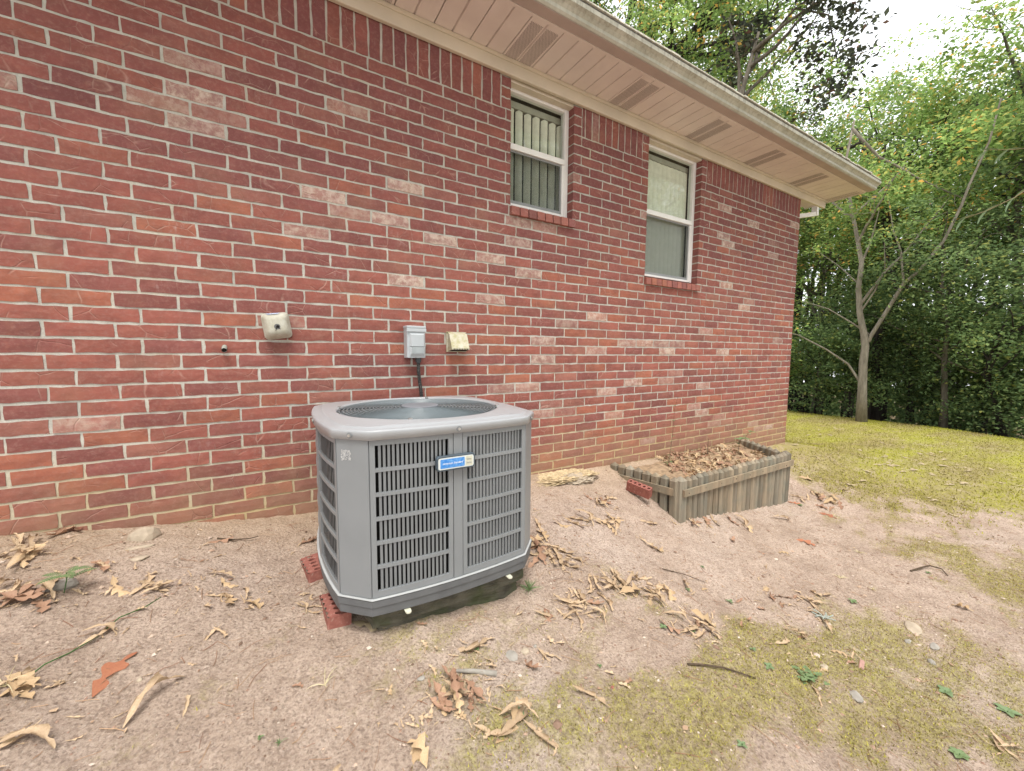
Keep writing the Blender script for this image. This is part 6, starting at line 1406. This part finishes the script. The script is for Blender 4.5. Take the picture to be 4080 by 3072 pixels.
make_tree(B, rel(B, [(14.44, 4.05, -2.2), (14.39, 4.22, -.62), (14.39, 4.25, .56), (14.46, 4.0, 1.29), (14.52, 3.76, 1.93), (14.3, 4.3, 4.0), (14.1, 5.0, 6.2)]), .15, 0, (0, .9, 7.2, 2.4, 2.6, 2.2), 'light', 'dark',
          'leaning black barked tree right behind the pale forked one', 8, sprays=150, n_per=75, size=.10, srad=.6, limbs=10)
# the two tall oaks above the roof
B = (14.2, 12.66, -2.3)
make_tree(B, rel(B, [(14.2, 12.66, -2.3), (14.1, 12.7, 5), (14.21, 12.66, 12.57), (14.11, 12.78, 14.31), (13.96, 12.97, 16.5)]), .30, 0, (.2, -.8, 14.5, 4.2, 4.2, 4.4), 'oak', 'dark',
          'tall dark trunked oak furthest left above the roof edge', 9, sprays=430, n_per=60, size=.14, srad=.75, limbs=14)
B = (12.4, 11.5, -2.2)
make_tree(B, rel(B, [(12.4, 11.5, -2.2), (12.7, 11.2, 4), (13.14, 10.81, 10.2), (13.33, 10.56, 11.15), (13.73, 10.03, 11.72), (14.06, 9.59, 12.41), (14.19, 9.42, 13.1)]), .26, 0, (2.0, -2.6, 13.2, 4.0, 3.8, 4.2), 'light', 'dark',
          'leaning oak whose bent dark limb shows above the gutter', 10, sprays=400, n_per=60, size=.13, srad=.7, limbs=12)
# oak with a branch hanging into the sky gap
B = (16.8, 8.9, -2.5)
hang = [(12.6 + .30 * math.cos(i * 2.1), 5.05 + .5 * math.sin(i * 1.7), 8.6 - .17 * i) for i in range(13)]
make_tree(B, [(0, 0, 0), (.1, .1, 4), (0, -.1, 8), (-.3, .1, 10.5)], .22, 0, (-.2, -.2, 8.6, 3.2, 2.8, 3.0), 'oak', 'grey', 'broad oak behind the eave corner with greenish yellow foliage', 11, sprays=230, n_per=70, size=.115, srad=.65, limbs=12)
make_tree((11.4, 6.9, -1.8), [(0, 0, 0), (.05, .1, 4), (.1, 0, 8.5), (.3, -.4, 10.5)], .16, 0, (.9, -.9, 11.2, 1.6, 1.6, 1.4), 'dusk', 'grey', 'dull leaved tree whose hanging branch cuts into the white sky', 12, sprays=26, n_per=60, size=.15, srad=.45, limbs=7,
          extra=rel((11.4, 6.9, -1.8), hang), extra_tubes=[(rel((11.4, 6.9, -1.8), [(11.7, 6.5, 8.2), (12.1, 5.8, 9.0), (12.5, 5.2, 8.6), (12.7, 5.0, 7.4)]), .04)])
BG = [(18.8, 6.3, 10.1, 3.3, 'light', 'round crowned tree in the middle of the woods under the lowest sky gap', 230), (17.6, 3.9, 9.0, 2.9, 'light', 'yellow green tree right of the round crowned one', 200),
      (16.2, 2.2, 8.7, 2.6, 'light', 'tall airy tree reaching up the right edge', 210), (15.2, .7, 7.6, 2.4, 'dark', 'deep green tree beyond the right edge of the lawn', 150),
      (16.4, 6.4, 6.0, 2.4, 'light', 'bright leafy tree just right of the eave corner', 170), (22, 10.5, 12.0, 3.8, 'oak', 'oak far back behind the eave corner', 190), (23.5, 7.0, 11.2, 3.6, 'dark', 'dark oak deep in the woods behind the pale tree', 170),
      (23, 3.6, 11.6, 3.6, 'oak', 'oak deep in the woods at right', 170), (19.5, 13.5, 14.5, 4.0, 'light', 'pale green oak behind the two tall oaks', 200), (17.2, 4.9, 4.2, 2.2, 'dark', 'low dark tree filling the woods behind the leaning one', 150),
      (16.0, 3.3, 3.4, 2.0, 'dark', 'low leafy tree behind the thin young one', 130), (21, .5, 10, 3.4, 'oak', 'oak at the far right of the woods', 120)]
first_bg = None
for i, (x, y, top, r, kind, lab, ns) in enumerate(BG):
    b_ = gb_(x, y); H = top - b_[2]; rz = min(r * 1.15, H * .42)
    o = make_tree(b_, [(0, 0, 0), (.1, -.1, H * .3), (-.05, .1, H * .55), (.15, 0, H * .8)], .12 + .01 * r, 0, (0, 0, H - rz, r, r, rz), kind, ('grey', 'dark')[i % 2], lab, 30 + i, sprays=ns, n_per=72, size=.115 if x < 19 else .15, srad=.62 if x < 19 else .85, limbs=10)
    if i == 0: first_bg = o
# unseen trees behind the camera: mirrored in glass, ring added to block low sky
RB = [(7.5, -12.5, 'right of the viewer\'s back'), (3.0, -13.5, 'straight behind the viewer'), (13.5, -9.5, 'behind and far to the right'), (-2.5, -12.5, 'behind and slightly left'), (-8, -11, 'behind and left'), (-12.5, -7, 'far out to the left'), (-15, -2, 'beside the house\'s left end'),
      (10.5, -14.5, 'in the second row on the right'), (0, -18, 'in the second row behind'), (-6, -16, 'in the second row on the left'), (5.2, -17, 'in the second row near the middle'), (17.5, -6.5, 'at the lawn\'s near right side')]
for i, (x, y, lab) in enumerate(RB):
    copy_tree(first_bg, gb_(x, y), x * 1.7, 'tree ' + lab + ', out of view in the ring added to block low sky', 1.15 + .1 * (i % 3))
# undergrowth: shrubs along the edge of the woods
SH = [(14.2, 6.6, 1.9, 1.2, 'light', 'light green bush nearest the house corner'), (13.6, 5.3, 1.3, 1.0, 'dark', 'leafy bush left of the pale tree\'s foot'), (14.6, 5.0, 2.4, 1.2, 'dark', 'tall dark bush behind the pale tree'),
      (13.6, 4.5, .5, .75, 'dark', 'low dark bush at the pale tree\'s foot'), (14.3, 3.5, 1.6, 1.1, 'dark', 'vine covered thicket between the pale and the thin tree'), (14.6, 2.9, 1.0, 1.0, 'dark', 'dark bush behind the thin young tree'), (14.2, 2.2, .3, .8, 'dark', 'low bush between the thin and the crooked tree'),
      (14.9, 1.6, 1.5, 1.2, 'dark', 'dark bush behind the crooked tree'), (14.1, 1.1, .4, .9, 'dark', 'low bush at the right edge of the lawn'), (14.9, .2, 1.6, 1.3, 'dark', 'bush outside the right edge of the woods'), (15.6, 7.6, 2.5, 1.5, 'dark', 'dark bush behind the light green one by the corner')]
for i, (x, y, top, r, kind, lab) in enumerate(SH):
    b_ = gb_(x, y); H = top - b_[2]
    make_tree(b_, [(0, 0, 0), (.05, .02, H * .3), (0, .05, H * .6)], .03, 0, (0, 0, H * .52, r, r, H * .5), kind, 'dark', lab, 60 + i, sprays=int(50 + 32 * r), n_per=58, size=.085, srad=.38, name='shrub', cat='bush', limbs=7, group='bushes along the edge of the woods')
# far wood: one mass
rs = np.random.RandomState(4); n = 900; A = rs.uniform(-.25, .95, n); D = rs.uniform(26, 38, n)
Zt = rs.uniform(-6, 1, n) + np.abs(rs.normal(0, 1, n)) * 2.8
V, F = leaf_cards(np.stack([D * np.cos(A), D * np.sin(A), Zt], 1), 2.0, 48, .42, 5)
fw = fast_mesh('far_woods', V, F, FO['dark']); tag(fw, 'dark mass of woods far behind the trees', 'woods', kind='stuff')
b = MB(); rr = random.Random(6)
for i in range(80):
    a = rr.uniform(-.2, .6); d = rr.uniform(19, 30); x, y = d * math.cos(a), d * math.sin(a); r0 = rr.uniform(.05, .14); b.tube([(x, y, -5.5), (x + rr.uniform(-.3, .3), y + rr.uniform(-.3, .3), 1), (x + rr.uniform(-.8, .8), y + rr.uniform(-.8, .8), 8)], [r0, r0 * .8, r0 * .5], 7)
tag(b.obj('far_trunks', BK['dark'], None, smooth=True), 'thin dark trunks deep in the woods', 'trunks', kind='stuff')
# leafy branch reaching in at the right edge, close to the camera
hb = Vector((2.45, .22, 1.02))
t = empty('leafy_branch', tuple(hb), 'pale green leafy branch tip hanging in at the right edge', 'branch')
MAT['near_leaf'] = green_leaf_mat('near_leaf', (.14, .26, .12), (.26, .38, .22))
hb = Vector((2.02, .10, .66)); t.location = hb
b = MB(); main = [(2.02, .10, .66), (2.01, .17, .60), (2.0, .23, .535), (1.985, .29, .485), (1.97, .34, .458), (1.96, .385, .445)]
up_ = [(2.01, .17, .60), (1.99, .24, .618), (1.975, .30, .628), (1.965, .35, .645)]
for ln, r0 in ((main, .0022), (up_, .0016)): b.tube([Vector(p) - hb for p in ln], [r0 * (1 - .6 * i / (len(ln) - 1)) for i in range(len(ln))], 5)
b.obj('stem', simple('tan_twig', (.30, .24, .14), .8, .2), t)
for ln, ks in ((main, (1.5, 2.0, 2.5, 3.0, 3.5, 4.0, 4.5, 5.0)), (up_, (.7, 1.2, 1.7, 2.2, 2.6, 3.0))):
    for n_i, k in enumerate(ks):
        i = min(int(k), len(ln) - 2); f = k - i; p = Vector(ln[i]).lerp(Vector(ln[i + 1]), f) - hb; dd = (Vector(ln[i + 1]) - Vector(ln[i])).normalized()
        d = dd * .8 + Vector((.25, 0, (-.9 if n_i % 2 else .15))); b = MB(); oval_leaf(b, p, d, .042, .0085, .1, .25); b.obj('leaf', MAT['near_leaf'], t)
